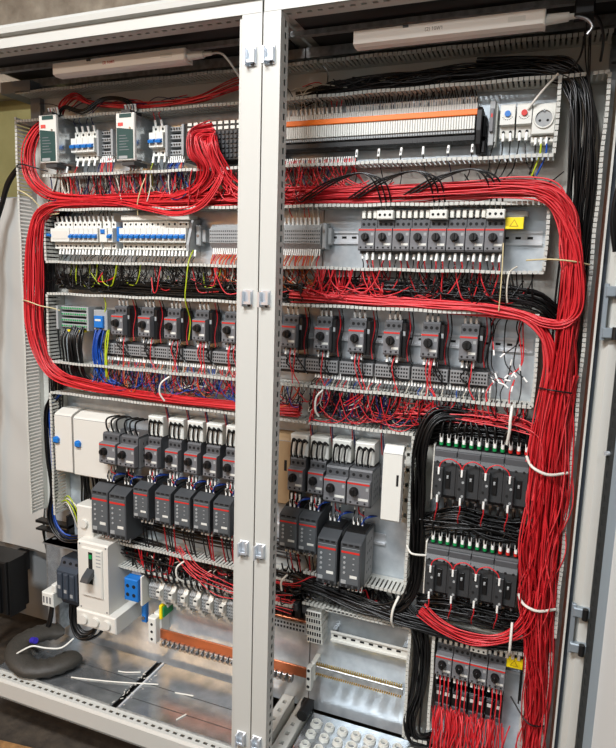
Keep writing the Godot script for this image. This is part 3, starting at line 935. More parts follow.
func make_row_eight() -> void:
	var st := build_starter(0.0449, 0.92, 0.08, "first of eight touching motor starters, counted from the bare rail")
	st.position = vec(-0.443, 1.613, 0)
	for k in 7:
		copy(st, vec(-0.443 + 0.0451 * (k + 1), 1.613, 0), "%s of eight touching motor starters, counted from the bare rail" % ORD[k + 1])
	# white comb busbar along the top and three feeder terminals standing on it
	var cb := thing("comb_busbar", "pale three-phase comb busbar along the top of eight motor starters", "busbar")
	obj("bar", Sh.new().box(-0.466, -0.055, 1.664, 1.676, 0.02, 0.052, 0.002), M.grey_light, cb)
	var pr := Sh.new()
	for k in 24:
		pr.box(-0.4615 + k * 0.015, -0.4525 + k * 0.015, 1.661, 1.680, 0.046, 0.064, 0.001)
	stuff(obj("pin_covers", pr, M.cable_tie, cb))
	var xs := [-0.397, -0.263, -0.128]
	for k in 3:
		var t := thing("feeder_terminal", "%s white three-hole feeder block standing on the comb busbar" % ["first", "middle", "last"][k], "terminal", vec(xs[k], 1.666, 0))
		obj("body", Sh.new().box(-0.0215, 0.0215, -0.009, 0.013, 0.035, 0.08, 0.002), M.white, t)
		for j in 3:
			obj("terminal_screw", Sh.new().cyl(vec(-0.013 + 0.013 * j, 0.002, 0.08), vec(0, 0, 0.0006), 0.0035, 8), M.hole, t)
	var y := thing("warning_label", "yellow warning label with triangle at the end of eight motor starters", "label", vec(-0.0855, 1.648, 0))
	warning_plate(y, 0.0215, 0.0138, 0.058)
	obj("holder", Sh.new().box(-0.0215, 0.0215, 0.0, 0.03, 0.01, 0.05, 0.002), M.grey_light, y)

func warning_plate(y: Node3D, w: float, h: float, z: float) -> void:
	obj("yellow_plate", Sh.new().box(-w, w, -h, h, z - 0.006, z, 0.0008), M.yellow, y)
	var tr := Sh.new()
	tr.tri(vec(0, h * 0.7, z + 0.0003), vec(-h * 0.8, -h * 0.6, z + 0.0003), vec(h * 0.8, -h * 0.6, z + 0.0003), Vector3.BACK)
	obj("triangle", tr, M.sign_mark, y)
	var tr2 := Sh.new()
	tr2.tri(vec(0, h * 0.42, z + 0.0006), vec(-h * 0.52, -h * 0.45, z + 0.0006), vec(h * 0.52, -h * 0.45, z + 0.0006), Vector3.BACK)
	tr2.box(-0.0004, 0.0004, -h * 0.2, h * 0.2, z, z + 0.0003)
	obj("triangle_inner", tr2, M.yellow, y)

func make_row_single() -> void:
	# row three: distribution block, blue terminal, ten spaced starters and dotted blocks under them
	var db := build_tier_block("four-tier pale screw block feeding the thick black wires", "distribution_block", 4, -1.472, -1.342, 1.318, 1.394, 0.075, M.grey_light, M.green)
	obj("yellow_markers", Sh.new().box(-1.44, -1.375, 1.311, 1.3175, 0.03, 0.062), M.yellow, db)
	var bt := thing("blue_terminal", "blue terminal in grey frame beside the pale four-tier block", "terminal block", vec(-1.308, 1.352, 0))
	obj("frame", Sh.new().box(-0.026, 0.026, -0.03, 0.034, 0.008, 0.06, 0.002), M.grey_light, bt)
	obj("blue_face", Sh.new().box(-0.018, 0.016, -0.022, 0.016, 0.06, 0.07, 0.002), M.blue, bt)
	obj("marker", Sh.new().box(-0.012, 0.01, 0.0, 0.006, 0.07, 0.0708), M.white, bt)
	var st := build_starter(0.0449, 1.02, 0.08, "first of five spaced motor starters, next to the blue terminal")
	var xs := [-1.228, -1.129, -1.035, -0.938, -0.840, -0.742, -0.654, -0.556, -0.460, -0.364, -0.266, -0.170]
	for k in 12:
		var label := ""
		if k < 5:
			label = "%s of five spaced motor starters, counted from the blue terminal" % ORD[k]
		elif k < 7:
			label = "spaced motor starter hidden behind the %s post" % ("first" if k == 5 else "second")
		else:
			label = "%s spaced motor starter after the centre posts, above dotted grey blocks" % ORD[k - 7]
		if k == 0:
			st.position = vec(xs[0], 1.351, 0)
		else:
			copy(st, vec(xs[k], 1.351, 0), label)
		# side auxiliary contact
	var ax := thing("auxiliary_contact", "dark slim contact block on the side of the first spaced starter", "contact block", vec(xs[0] + 0.0285, 1.351, 0))
	obj("body", Sh.new().box(-0.0045, 0.0045, -0.045, 0.045, 0.008, 0.06, 0.001), M.black, ax)
	obj("marker", Sh.new().box(-0.003, 0.003, 0.012, 0.024, 0.06, 0.0608), M.grey_light, ax)
	for k in range(1, 12):
		copy(ax, vec(xs[k] + 0.0285, 1.351, 0), "dark slim contact block on the side of the %s spaced starter in the third row" % ORD[k])
	# dotted grey blocks on the lower rail
	var bl := thing("relay_block", "first dotted grey block on the lower rail under the blue terminal", "relay block", vec(-1.289, 1.265, 0))
	obj("body", Sh.new().box(-0.024, 0.024, -0.017, 0.017, 0.008, 0.05, 0.0015), M.block_grey, bl)
	for r in 3:
		var s := Sh.new()
		for k in 6:
			s.box(-0.0208 + k * 0.0072, -0.0165 + k * 0.0072, -0.0120 + r * 0.0098, -0.0072 + r * 0.0098, 0.05, 0.0506)
		obj("contact_row", s, M.hole, bl)
	obj("clamp_row", Sh.new().box(-0.0235, 0.0235, -0.026, -0.0175, 0.008, 0.036), M.grey_dark, bl)
	obj("clamp_row", Sh.new().box(-0.0235, 0.0235, 0.0175, 0.024, 0.008, 0.036), M.grey_dark, bl)
	for k in 23:
		var x := -1.289 + 0.0498 * (k + 1)
		if x > -0.12:
			break
		if k % 2 == 1 and x > -1.0:
			x += 0.004
		var where := "counted from the blue terminal"
		copy(bl, vec(x, 1.265, 0), ("%s dotted grey block on the lower rail, counted from the blue terminal" % ORD[k + 1]) if k < 12 else ("%s dotted grey block on the lower rail after the centre posts" % ORD[k - 12]))

func big_box(called: String, label: String, at: Vector3, w: float, h: float, d: float, m: Material, blue: bool) -> Node3D:
	var t := thing(called, label, "enclosed device", at)
	var s := Sh.new()
	s.prism([Vector2(0.008, 0), Vector2(d - 0.004, 0), Vector2(d, 0.004), Vector2(d, h - 0.006), Vector2(d - 0.006, h), Vector2(d * 0.5, h + 0.012), Vector2(0.008, h + 0.012)], 0, w)
	obj("case", s, m, t)
	if blue:
		var k := Sh.new()
		k.cyl(vec(w * 0.12, h * 0.55, d), vec(0, 0, 0.006), 0.012, 14)
		k.box(w * 0.12 - 0.008, w * 0.12 + 0.012, h * 0.55 - 0.008, h * 0.55 + 0.008, d + 0.004, d + 0.012, 0.002)
		obj("blue_latch", k, M.blue, t)
	else:
		obj("latch_slot", Sh.new().box(w * 0.74, w * 0.86, h * 0.52, h * 0.68, d - 0.001, d + 0.0006), M.hole, t)
	obj("seam", Sh.new().box(w * 0.02, w * 0.98, h * 0.965, h * 0.972, d - 0.003, d + 0.0004), M.grey_light, t)
	return t

func make_row_soft() -> void:
	big_box("white_box", "narrow tall white device with blue knob by the plastic sheet", vec(-1.493, 0.838, 0), 0.071, 0.200, 0.075, M.ivory, true)
	big_box("white_box", "wide white device with blue latch beside the first large starters", vec(-1.414, 0.835, 0), 0.158, 0.199, 0.075, M.ivory, true)
	big_box("white_box", "cream box with dark slot half hidden behind the centre post", vec(-0.715, 0.85, 0), 0.068, 0.198, 0.06, M.tan, false)
	big_box("white_box", "narrow tall white box with dark slot beside the black cable duct", vec(-0.36, 0.878, 0.084), 0.050, 0.190, 0.036, M.white, false)
	var wr := thing("perforated_rail", "white perforated upright rail right of the narrow tall white box", "rail")
	var s := Sh.new()
	s.perf(vec(-0.322, 0.845, 0.03), Vector3.UP, Vector3.RIGHT, Vector3.BACK, 0.215, 0.018, 0.043, 0.012, 0.009, 0.01)
	s.box(-0.322, -0.320, 0.845, 1.06, 0.0, 0.03)
	s.box(-0.306, -0.304, 0.845, 1.06, 0.0, 0.03)
	obj("rail", s, M.white, wr)
	# starters
	var big := build_starter(0.064, 1.08, 0.115, "first of the two larger motor starters beside the wide white device", -0.011, true)
	big.position = vec(-1.247, 0.947, 0)
	copy(big, vec(-1.176, 0.946, 0), "second of the two larger motor starters beside the wide white device")
	copy(big, vec(-0.492, 0.944, 0), "larger motor starter next to the small ones in the narrow bay")
	copy(big, vec(-0.4255, 0.944, 0), "larger motor starter nearest the narrow tall white box")
	var sm := build_starter(0.047, 1.05, 0.09, "first small motor starter after the two larger ones above soft starters", -0.006)
	var xs := [-1.105, -1.031, -0.963, -0.897, -0.830, -0.622, -0.561]
	for k in xs.size():
		xs[k] += 0.004
	sm.position = vec(xs[0], 0.947, 0)
	for k in range(1, 7):
		copy(sm, vec(xs[k], 0.947, 0), ("%s small motor starter after the two larger ones above soft starters" % ORD[k]) if k < 5 else ("%s small motor starter beside the cream box behind the post" % ORD[k - 5]))
	# white feeder terminals behind the small starters
	var ft := thing("feeder_terminal", "white feeder block above the first small starter of the soft-starter row", "terminal", vec(xs[0], 1.036, 0))
	obj("body", Sh.new().box(-0.027, 0.027, -0.032, 0.03, 0.01, 0.066, 0.003), M.white, ft)
	for j in 3:
		obj("terminal_screw", Sh.new().cyl(vec(-0.016 + 0.016 * j, 0.012, 0.066), vec(0, 0, 0.0006), 0.004, 8), M.hole, ft)
	for k in range(1, 7):
		copy(ft, vec(xs[k], 1.036, 0), "white feeder block above the %s small starter of the soft-starter row" % ORD[k])
	copy(ft, vec(-0.492, 1.036, 0), "white feeder block above the larger starter next to the small ones, narrow bay")
	copy(ft, vec(-0.4255, 1.036, 0), "white feeder block above the larger starter nearest the white box, narrow bay")
	# soft starters
	var bs := build_soft_starter(0.0655, 0.15, 0.122, "first of the two larger soft starters beside the white switch disconnector")
	bs.position = vec(-1.276, 0.742, 0)
	copy(bs, vec(-1.207, 0.740, 0), "second of the two larger soft starters beside the white switch disconnector")
	var ss := build_soft_starter(0.057, 0.104, 0.12, "first of five smaller soft starters after the two larger ones")
	var sx := [-1.120, -1.040, -0.971, -0.904, -0.836, -0.623, -0.565]
	ss.position = vec(sx[0], 0.797, 0)
	for k in range(1, 7):
		copy(ss, vec(sx[k], 0.795, 0), ("%s of five smaller soft starters after the two larger ones" % ORD[k]) if k < 5 else ("%s smaller soft starter right of the centre posts" % ORD[k - 5]))
	var b2 := build_soft_starter(0.058, 0.131, 0.14, "larger soft starter below the larger starters, next to the small ones", true)
	b2.position = vec(-0.499, 0.742, 0)
	copy(b2, vec(-0.432, 0.741, 0), "larger soft starter at the end of the narrow bay's soft starters")

func make_contactors() -> void:
	var t := thing("contactor", "first contactor of the upper green-tipped row", "contactor", vec(-0.206, 1.013, 0))
	var b := Sh.new()
	b.prism([Vector2(0.008, -0.062), Vector2(0.075, -0.062), Vector2(0.09, -0.05), Vector2(0.09, 0.036), Vector2(0.08, 0.05), Vector2(0.07, 0.07), Vector2(0.008, 0.07)], -0.0282, 0.0282)
	obj("body", b, M.contactor, t)
	obj("terminal_band", Sh.new().box(-0.028, 0.028, 0.046, 0.064, 0.07, 0.082, 0.002), M.grey_mid, t)
	var a := Sh.new()
	a.box(-0.022, -0.002, -0.056, 0.026, 0.088, 0.105, 0.0015)
	obj("auxiliary_block", a, M.contactor, t)
	for k in 4:
		obj("terminal_screw", Sh.new().cyl(vec(-0.0165 + (k % 2) * 0.0085, 0.012 - 0.018 * k, 0.105), vec(0, 0, 0.0015), 0.0034, 8), M.grey_light if k % 2 == 1 else M.hole, t)
	obj("armature", Sh.new().box(0.004, 0.016, -0.03, 0.016, 0.088, 0.094, 0.001), M.black, t)
	obj("white_tab", Sh.new().box(0.007, 0.012, -0.004, 0.004, 0.094, 0.098, 0.001), M.grey_light, t)
	for j in 3:
		obj("terminal_screw", Sh.new().cyl(vec(-0.019 + 0.019 * j, 0.036, 0.09), vec(0, 0, 0.0006), 0.0034, 8), M.hole, t)
		obj("lower_terminal", Sh.new().box(-0.022 + 0.0165 * j, -0.012 + 0.0165 * j, -0.074, -0.062, 0.02, 0.055, 0.001), M.steel, t)
	for k in range(1, 8):
		var up := k < 4
		var j := k % 4
		copy(t, vec((-0.206 if up else -0.211) + 0.0575 * j, 1.013 if up else 0.746, 0), "%s contactor of the %s green-tipped row" % [ORD[j], "upper" if up else "lower"])
	for r in 2:
		var y := 1.013 if r == 0 else 0.746
		for s in 2:
			var x := (-0.238 if r == 0 else -0.243) + s * 0.236
			var e := thing("end_bracket", "white edge bracket %s the %s green-tipped contactors" % ["starting" if s == 0 else "closing", "upper" if r == 0 else "lower"], "bracket")
			obj("bracket", Sh.new().box(x - 0.002, x + 0.002, y - 0.075, y + 0.075, 0.003, 0.07 - s * 0.03, 0.001), M.cable_tie, e)

func make_row_lowest() -> void:
	var st := build_starter(0.0449, 0.95, 0.08, "first of the four lowest motor starters, beside the black cable duct")
	st.position = vec(-0.1765, 0.487, 0)
	for k in 3:
		copy(st, vec(-0.1765 + 0.0455 * (k + 1), 0.487, 0), "%s of the four lowest motor starters, counted from the black cable duct" % ORD[k + 1])
	var cb := thing("comb_busbar", "pale comb busbar along the top of the four lowest motor starters", "busbar")
	obj("bar", Sh.new().box(-0.199, 0.02, 0.54, 0.552, 0.02, 0.05, 0.002), M.grey_light, cb)
	var pr := Sh.new()
	for k in 15:
		pr.box(-0.196 + k * 0.0145, -0.188 + k * 0.0145, 0.536, 0.556, 0.044, 0.062, 0.001)
	stuff(obj("pin_covers", pr, M.cable_tie, cb))
	var t := thing("feeder_terminal", "white three-hole feeder block on the lowest comb busbar", "terminal", vec(-0.089, 0.5465, 0))
	obj("body", Sh.new().box(-0.0215, 0.0215, -0.0065, 0.009, 0.035, 0.078, 0.002), M.white, t)
	for j in 3:
		obj("terminal_screw", Sh.new().cyl(vec(-0.013 + 0.013 * j, 0.001, 0.078), vec(0, 0, 0.0006), 0.003, 8), M.hole, t)
	var y := thing("warning_label", "yellow warning label with triangle at the end of the lowest motor starters", "label", vec(0.001, 0.524, 0))
	warning_plate(y, 0.0215, 0.0138, 0.058)
	obj("holder", Sh.new().box(-0.0215, 0.0215, -0.012, 0.012, 0.01, 0.05, 0.002), M.grey_dark, y)
	# small black relays under the starters
	var rl := thing("relay", "first small black relay under the lowest motor starters", "relay", vec(-0.187, 0.372, 0))
	obj("body", Sh.new().box(-0.0105, 0.0105, -0.035, 0.03, 0.008, 0.05, 0.002), M.black, rl)
	obj("marker", Sh.new().box(-0.006, 0.006, 0.004, 0.014, 0.05, 0.0512), M.white, rl)
	obj("clamp", Sh.new().box(-0.008, 0.008, -0.032, -0.02, 0.05, 0.055, 0.001), M.grey_mid, rl)
	obj("clamp", Sh.new().box(-0.008, 0.008, 0.02, 0.029, 0.05, 0.055, 0.001), M.grey_mid, rl)
	for k in 7:
		copy(rl, vec(-0.187 + 0.0225 * (k + 1), 0.372, 0), "%s small black relay under the lowest motor starters" % ORD[k + 1])

func make_bottom_left() -> void:
	# white switch disconnector
	var t := thing("switch_disconnector", "tall cream moulded switch disconnector with grey toggle, low in the wide bay", "switch", vec(-1.345, 0, 0))
	var s := Sh.new()
	s.prism([Vector2(0.0, 0.40), Vector2(0.128, 0.40), Vector2(0.132, 0.404), Vector2(0.132, 0.634), Vector2(0.127, 0.64), Vector2(0.0, 0.64)], -0.014, 0.106)
	obj("body", s, M.ivory, t)
	obj("front_frame", Sh.new().box(0.004, 0.086, 0.455, 0.622, 0.132, 0.1385, 0.003), M.ivory, t)
	obj("toggle_slot", Sh.new().box(0.034, 0.050, 0.50, 0.61, 0.1385, 0.1392), M.hole, t)
	var tg := Sh.new()
	tg.prism([Vector2(0.13, 0.56), Vector2(0.165, 0.535), Vector2(0.175, 0.522), Vector2(0.166, 0.518), Vector2(0.13, 0.535)], 0.028, 0.056)
	obj("toggle", tg, M.grey_dark, t)
	obj("green_window", Sh.new().box(0.036, 0.048, 0.588, 0.602, 0.1392, 0.1398), M.green, t)
	var lc := Sh.new()
	lc.box(-0.022, 0.138, 0.345, 0.402, 0.0, 0.14, 0.004)
	obj("lower_cover", lc, M.ivory, t)
	for k in 3:
		obj("round_cap", Sh.new().cyl(vec(0.012 + 0.046 * k, 0.373, 0.14), vec(0, 0, 0.008), 0.0165, 20, 0.015), M.ivory, t)
	obj("upper_cover", Sh.new().box(-0.045, 0.02, 0.62, 0.745, 0.0, 0.1, 0.004), M.ivory, t)
	obj("round_cap", Sh.new().cyl(vec(-0.012, 0.685, 0.1), vec(0, 0, 0.008), 0.016, 20, 0.0145), M.ivory, t)
	var pl := Sh.new()
	for k in 5:
		pl.box(0.064, 0.082, 0.612 - 0.012 * k, 0.616 - 0.012 * k, 0.1385, 0.139)
	obj("printed_lines", pl, M.grey_light, t)
	for p in [[-0.006, 0.41], [0.098, 0.41], [-0.006, 0.63], [0.098, 0.63]]:
		obj("screw", Sh.new().cyl(vec(p[0], p[1], 0.132), vec(0, 0, 0.001), 0.003, 8), M.grey, t)
	# slate contactor
	var c := thing("contactor", "slate grey contactor beside the cream switch disconnector", "contactor", vec(-1.482, 0.365, 0))
	s = Sh.new()
	s.prism([Vector2(0.0, 0.0), Vector2(0.075, 0.0), Vector2(0.085, 0.02), Vector2(0.1, 0.03), Vector2(0.1, 0.13), Vector2(0.085, 0.14), Vector2(0.075, 0.165), Vector2(0.0, 0.165)], 0.0, 0.087)
	obj("body", s, M.slate, c)
	for k in 3:
		obj("front_rib", Sh.new().box(0.008 + 0.026 * k, 0.026 + 0.026 * k, 0.035, 0.125, 0.1, 0.108, 0.003), M.slate, c)
		obj("terminal_screw", Sh.new().cyl(vec(0.017 + 0.026 * k, 0.152, 0.079), vec(0, 0, 0.003), 0.006, 10), M.hole, c)
		obj("label_plate", Sh.new().box(0.011 + 0.026 * k, 0.022 + 0.026 * k, 0.07 - 0.012 * k, 0.082 - 0.012 * k, 0.108, 0.1088), M.grey_light, c)
	var w := thing("terminal_block", "small white three-way terminal block left of the slate contactor", "terminal block", vec(-1.553, 0.350, 0))
	obj("body", Sh.new().box(0.0, 0.05, 0.0, 0.05, 0.04, 0.1, 0.003), M.white, w)
	obj("upper_step", Sh.new().box(0.034, 0.054, 0.05, 0.078, 0.03, 0.09, 0.003), M.white, w)
	for k in 3:
		obj("slot", Sh.new().box(0.006 + 0.014 * k, 0.013 + 0.014 * k, 0.012, 0.036, 0.1, 0.1006), M.grey, w)
	obj("mounting_foot", Sh.new().box(0.01, 0.03, -0.12, 0.0, 0.0, 0.05), M.zinc_dull, w)
	# blue terminal
	var bt := thing("blue_terminal", "large blue two-by-two terminal at the start of the grey terminal row", "terminal block", vec(-1.203, 0.45, 0))
	obj("body", Sh.new().box(0.0, 0.052, 0.0, 0.076, 0.0, 0.1, 0.003), M.blue, bt)
	obj("top_cap", Sh.new().box(0.004, 0.05, 0.076, 0.095, 0.01, 0.07, 0.004), M.grey_light, bt)
	for k in 4:
		obj("screw_hole", Sh.new().cyl(vec(0.014 + 0.024 * (k % 2), 0.022 + 0.03 * (k / 2), 0.1), vec(0, 0, 0.0006), 0.0065, 10), M.hole, bt)
	var end := thing("end_bracket", "pale end bracket between blue terminal and grey terminal row", "bracket")
	obj("bracket", Sh.new().box(-1.148, -1.141, 0.435, 0.535, 0.0, 0.09, 0.002), M.white, end)
	# grey terminals and five-tier blocks
	var g := build_terminal(0.0062, 0.075, 0.06, "thin grey terminal in the low row behind the wire ends", M.grey_light)
	g.position = vec(-1.132, 0.475, 0)
	g.set_meta("group", "thin grey terminals in the low row")
	var tier := thing("tiered_terminal", "first stepped grey terminal stack in the low row after the blue terminal", "terminal", vec(-1.085, 0.478, 0))
	var s5 := Sh.new()
	s5.prism([Vector2(0.0, -0.06), Vector2(0.036, -0.06), Vector2(0.036, -0.04), Vector2(0.052, -0.04), Vector2(0.052, -0.02), Vector2(0.068, -0.02), Vector2(0.068, 0.0), Vector2(0.082, 0.0), Vector2(0.082, 0.02), Vector2(0.066, 0.02), Vector2(0.05, 0.04), Vector2(0.0, 0.04)], -0.0075, 0.0075)
	obj("body", s5, M.cable_tie, tier)
	for k in 4:
		obj("marker", Sh.new().box(-0.006, 0.006, -0.056 + 0.02 * k, -0.047 + 0.02 * k, 0.036 + 0.0155 * k, 0.0375 + 0.0155 * k), M.white, tier)
		obj("contact_opening", Sh.new().box(-0.005, 0.005, -0.0465 + 0.02 * k, -0.041 + 0.02 * k, 0.036 + 0.0155 * k, 0.0368 + 0.0155 * k), M.hole, tier)
	for k in 5:
		copy(tier, vec(-1.085 + 0.046 * (k + 1), 0.478, 0), "%s stepped grey terminal stack in the low row after the blue terminal" % ORD[k + 1])
	for k in 52:
		var x := -1.132 + 0.0064 * (k + 1)
		var clash := false
		for j in 6:
			if absf(x - (-1.085 + 0.046 * j)) < 0.0105:
				clash = true
		if not clash and x < -0.70:
			copy(g, vec(x, 0.475, 0), "thin grey terminal in the low row behind the wire ends")
	# blue bar, green-yellow clamps and white clamp carrying the copper bar
	var bb := thing("blue_bar", "upright blue insulated bar hanging under the blue terminal", "busbar")
	obj("bar", Sh.new().box(-1.170, -1.152, 0.355, 0.448, 0.04, 0.055, 0.002), M.blue, bb)
	obj("bar_screw", Sh.new().cyl(vec(-1.161, 0.372, 0.055), vec(0, 0, 0.004), 0.006, 8), M.steel, bb)
	var gy := thing("earth_terminal", "yellow and green earth terminal between the blue bar and copper bar", "terminal")
	obj("yellow_part", Sh.new().box(-1.098, -1.088, 0.385, 0.432, 0.0, 0.06, 0.002), M.yellow, gy)
	obj("green_part", Sh.new().box(-1.0875, -1.083, 0.39, 0.425, 0.0, 0.055, 0.002), M.green, gy)
	for q in [[-1.1315, -1.097, 0.303, 0.395, "white holder with holes carrying the screwed end of the copper bar"], [-0.572, -0.553, 0.29, 0.368, "white holder with holes carrying the brass earth bar"]]:
		var h := thing("bar_holder", q[4], "bracket")
		obj("block", Sh.new().box(q[0] + 0.006, q[1], q[2] + 0.02, q[3], 0.0, 0.05, 0.003), M.white, h)
		obj("face", Sh.new().box(q[0], q[1] - 0.004, q[2], q[3] - 0.004, 0.05, 0.074, 0.003), M.white, h)
		for k in 3:
			obj("hole", Sh.new().cyl(vec((q[0] + q[1] - 0.004) / 2, q[2] + 0.014 + k * 0.026, 0.074), vec(0, 0, 0.0006), 0.005, 10), M.hole, h)
	var cu := thing("copper_busbar", "flat copper earth bar with a row of clamp screws running behind the posts", "busbar")
	obj("bar", Sh.new().box(-1.10, -0.568, 0.312, 0.345, 0.046, 0.051, 0.001), M.copper, cu)
	for k in 26:
		var x := -1.085 + k * 0.0182
		if x > -0.61:
			break
		var sc := Sh.new()
		sc.box(x - 0.0068, x + 0.0068, 0.290, 0.314, 0.043, 0.060, 0.002)
		sc.cyl(vec(x, 0.300, 0.060), vec(0, 0, 0.008), 0.0056, 6)
		obj("clamp_screw", sc, M.steel, cu)
	# narrow bay: dark terminals, five-tier stack, gold earth bar
	var dk := thing("dark_terminal", "first dark lever terminal above the copper, right of the posts", "terminal", vec(-0.70, 0.52, 0))
	obj("body", Sh.new().box(-0.010, 0.010, -0.035, 0.04, 0.0, 0.05, 0.002), M.black, dk)
	obj("pale_row", Sh.new().box(-0.008, 0.008, -0.031, -0.022, 0.05, 0.053), M.grey_light, dk)
	obj("lever", Sh.new().box(-0.007, 0.007, 0.012, 0.035, 0.05, 0.07, 0.002), M.grey_dark, dk)
	for k in 4:
		copy(dk, vec(-0.70 + 0.0285 * (k + 1), 0.52, 0), "%s dark lever terminal above the copper, right of the posts" % ORD[k + 1])
	var gr := thing("terminal_strip", "pale strip of small square openings under the dark lever terminals", "terminal strip")
	obj("strip", Sh.new().box(-0.715, -0.588, 0.452, 0.482, 0.0, 0.045, 0.001), M.grey_light, gr)
	var op := Sh.new()
	for r in 2:
		for k in 12:
			op.box(-0.712 + k * 0.0103, -0.7055 + k * 0.0103, 0.456 + r * 0.013, 0.463 + r * 0.013, 0.045, 0.0456)
	stuff(obj("openings", op, M.hole, gr))
	var cub := thing("copper_strip", "thin copper strip below the pale strip of square openings", "busbar")
	obj("strip", Sh.new().box(-0.715, -0.585, 0.492, 0.499, 0.046, 0.056, 0.001), M.copper, cub)
	for k in 5:
		var y := 0.43 + 0.0235 * k
		var st := thing("stacked_terminal", "%s tier from below of the pale labelled terminal stack" % ORD[k], "terminal")
		obj("body", Sh.new().box(-0.583, -0.534, y, y + 0.0195, 0.0, 0.048 + 0.005 * k, 0.002), M.white, st)
		var pl2 := Sh.new()
		for j in 6:
			pl2.box(-0.580 + 0.0075 * j, -0.575 + 0.0075 * j, y + 0.005, y + 0.016, 0.048 + 0.005 * k, 0.0486 + 0.005 * k)
		obj("openings", pl2, M.hole, st)
	var gb := thing("earth_bar", "long grey earth bar with two rows of brass screws above the bare zinc plate", "busbar")
	obj("bar", Sh.new().box(-0.548, -0.285, 0.347, 0.368, 0.05, 0.06, 0.001), M.zinc_dull, gb)
	for r in 2:
		var sc := Sh.new()
		for k in 40:
			var x := -0.545 + k * 0.0065
			sc.cyl(vec(x, 0.374 if r == 0 else 0.341, 0.05), vec(0, 0, 0.011), 0.0022, 6)
			sc.box(x - 0.0015, x + 0.0015, 0.368 if r == 0 else 0.337, 0.376 if r == 0 else 0.347, 0.050, 0.056)
		stuff(obj("brass_screws", sc, M.brass, gb))

func make_lights() -> void:
	for k in 2:
		var x0: float = [-1.334, -0.459][k]
		var x1: float = [-0.910, -0.052][k]
		var y: float = [2.057, 2.047][k]
		var t := thing("cabinet_lamp", ["long white cabinet lamp under the roof of the wide bay", "long white cabinet lamp under the roof of the narrow bay"][k], "lamp")
		var s := Sh.new()
		s.prism([Vector2(0.165, y - 0.014), Vector2(0.19, y - 0.016), Vector2(0.202, y - 0.012), Vector2(0.202, y + 0.016), Vector2(0.165, y + 0.016)], x0, x1)
		obj("body", s, M.lamp, t)
		obj("end_cap", Sh.new().box(x1, x1 + 0.004, y - 0.015, y + 0.016, 0.165, 0.203, 0.002), M.lamp, t)
		obj("switch", Sh.new().box(x0 + (x1 - x0) * 0.28, x0 + (x1 - x0) * 0.31, y + 0.011, y + 0.016, 0.202, 0.2045), M.grey_dark, t)
		var tx := TextMesh.new()
		tx.text = "(2) 10W1"
		tx.font_size = 16
		tx.pixel_size = 0.0006
		tx.depth = 0.0006
		var o := obj("printed_mark", tx, M.badge if k == 0 else M.faint_print, t)
		o.position = vec(x0 + (x1 - x0) * 0.45, y + 0.003, 0.2023)
		obj("rating_plate", Sh.new().box(x1 - 0.07, x1 - 0.035, y - 0.003, y + 0.007, 0.202, 0.2024), M.cable_tie, t)
		var p := Sh.new()
		p.cyl(vec(x1 + 0.004, y, 0.185), vec(0.045, 0.001, 0.0), 0.011, 12, 0.009)
		p.cyl(vec(x1 + 0.049, y + 0.001, 0.185), vec(0.022, 0.0, 0.0), 0.006, 10, 0.005)
		obj("plug", p, M.white, t)
		var P := PackedVector3Array([vec(x1 + 0.07, y + 0.001, 0.185), vec(x1 + 0.10, y - 0.002, 0.18), vec(x1 + 0.118, y - 0.03, 0.15), vec(x1 + 0.12, y - 0.06, 0.09)])
		obj("cord", Sh.new().tube(spline(P, 6), 0.003, 6), M.white if k == 0 else M.w_black, t)
	var b := thing("door_switch", "black door switch with chrome arm at the plug of the narrow-bay lamp", "switch")
	obj("housing", Sh.new().box(0.006, 0.044, 2.045, 2.085, 0.16, 0.2, 0.003), M.black, b)
	var a := Sh.new()
	a.tube(spline(PackedVector3Array([vec(0.01, 2.046, 0.19), vec(0.03, 2.038, 0.19), vec(0.042, 2.022, 0.19), vec(0.034, 2.008, 0.19)]), 5), 0.004, 6)
	obj("arm", a, M.steel, b)
# ------------------------------------------------------------------ wires
func spline(P: PackedVector3Array, per: int) -> PackedVector3Array:
	var out := PackedVector3Array()
	var n := P.size()
	for k in n - 1:
		var a := P[maxi(k - 1, 0)]
		var b := P[k]
		var c := P[k + 1]
		var d := P[mini(k + 2, n - 1)]
		for j in per:
			out.append(b.cubic_interpolate(c, a, d, float(j) / per))
	out.append(P[n - 1])
	return out

func wire(parent: Node, P: PackedVector3Array, r: float, m: Material, per := 5, sides := 5) -> MeshInstance3D:
	return obj("wire", Sh.new().tube(spline(P, per), r, sides), m, parent)

func v3(p) -> Vector3:
	return vec(p.x, p.y, p.z)

func v4(x: float, y: float, z: float, w: float) -> Vector4:
	return Vector4(x, y, z, w)

# many strands laid along one path; s1 = half width in the plate plane, s2 = half depth
func strands(t: Node3D, path: Array, n: int, s1: float, s2: float, r: float, mats: Array, wob: float, seed_: int, ends := 0.0) -> void:
	rng.seed = seed_
	var m := path.size()
	for w in n:
		var a := sqrt(rng.randf())
		var th := rng.randf() * TAU
		var oa := a * cos(th)
		var ob := a * sin(th)
		var P := PackedVector3Array()
		var mt: Material = mats[rng.randi() % mats.size()]
		for k in m:
			var raw = path[k]
			var sw: float = raw.w if raw is Vector4 else s1
			var p := v3(raw)
			var d: Vector3 = (v3(path[mini(k + 1, m - 1)]) - v3(path[maxi(k - 1, 0)])).normalized()
			var side := Vector3(-d.y, d.x, 0.0).normalized()
			var q := p + side * (oa * sw + rf(-wob, wob)) + Vector3.BACK * (ob * s2 + rf(-wob, wob) * 0.6)
			if ends > 0.0 and (k == 0 or k == m - 1):
				q += d * rf(-ends, ends)
			if p.z > 0.0:
				q.z = maxf(q.z, 0.008)
			P.append(q)
		wire(t, P, r, mt, 6, 5)

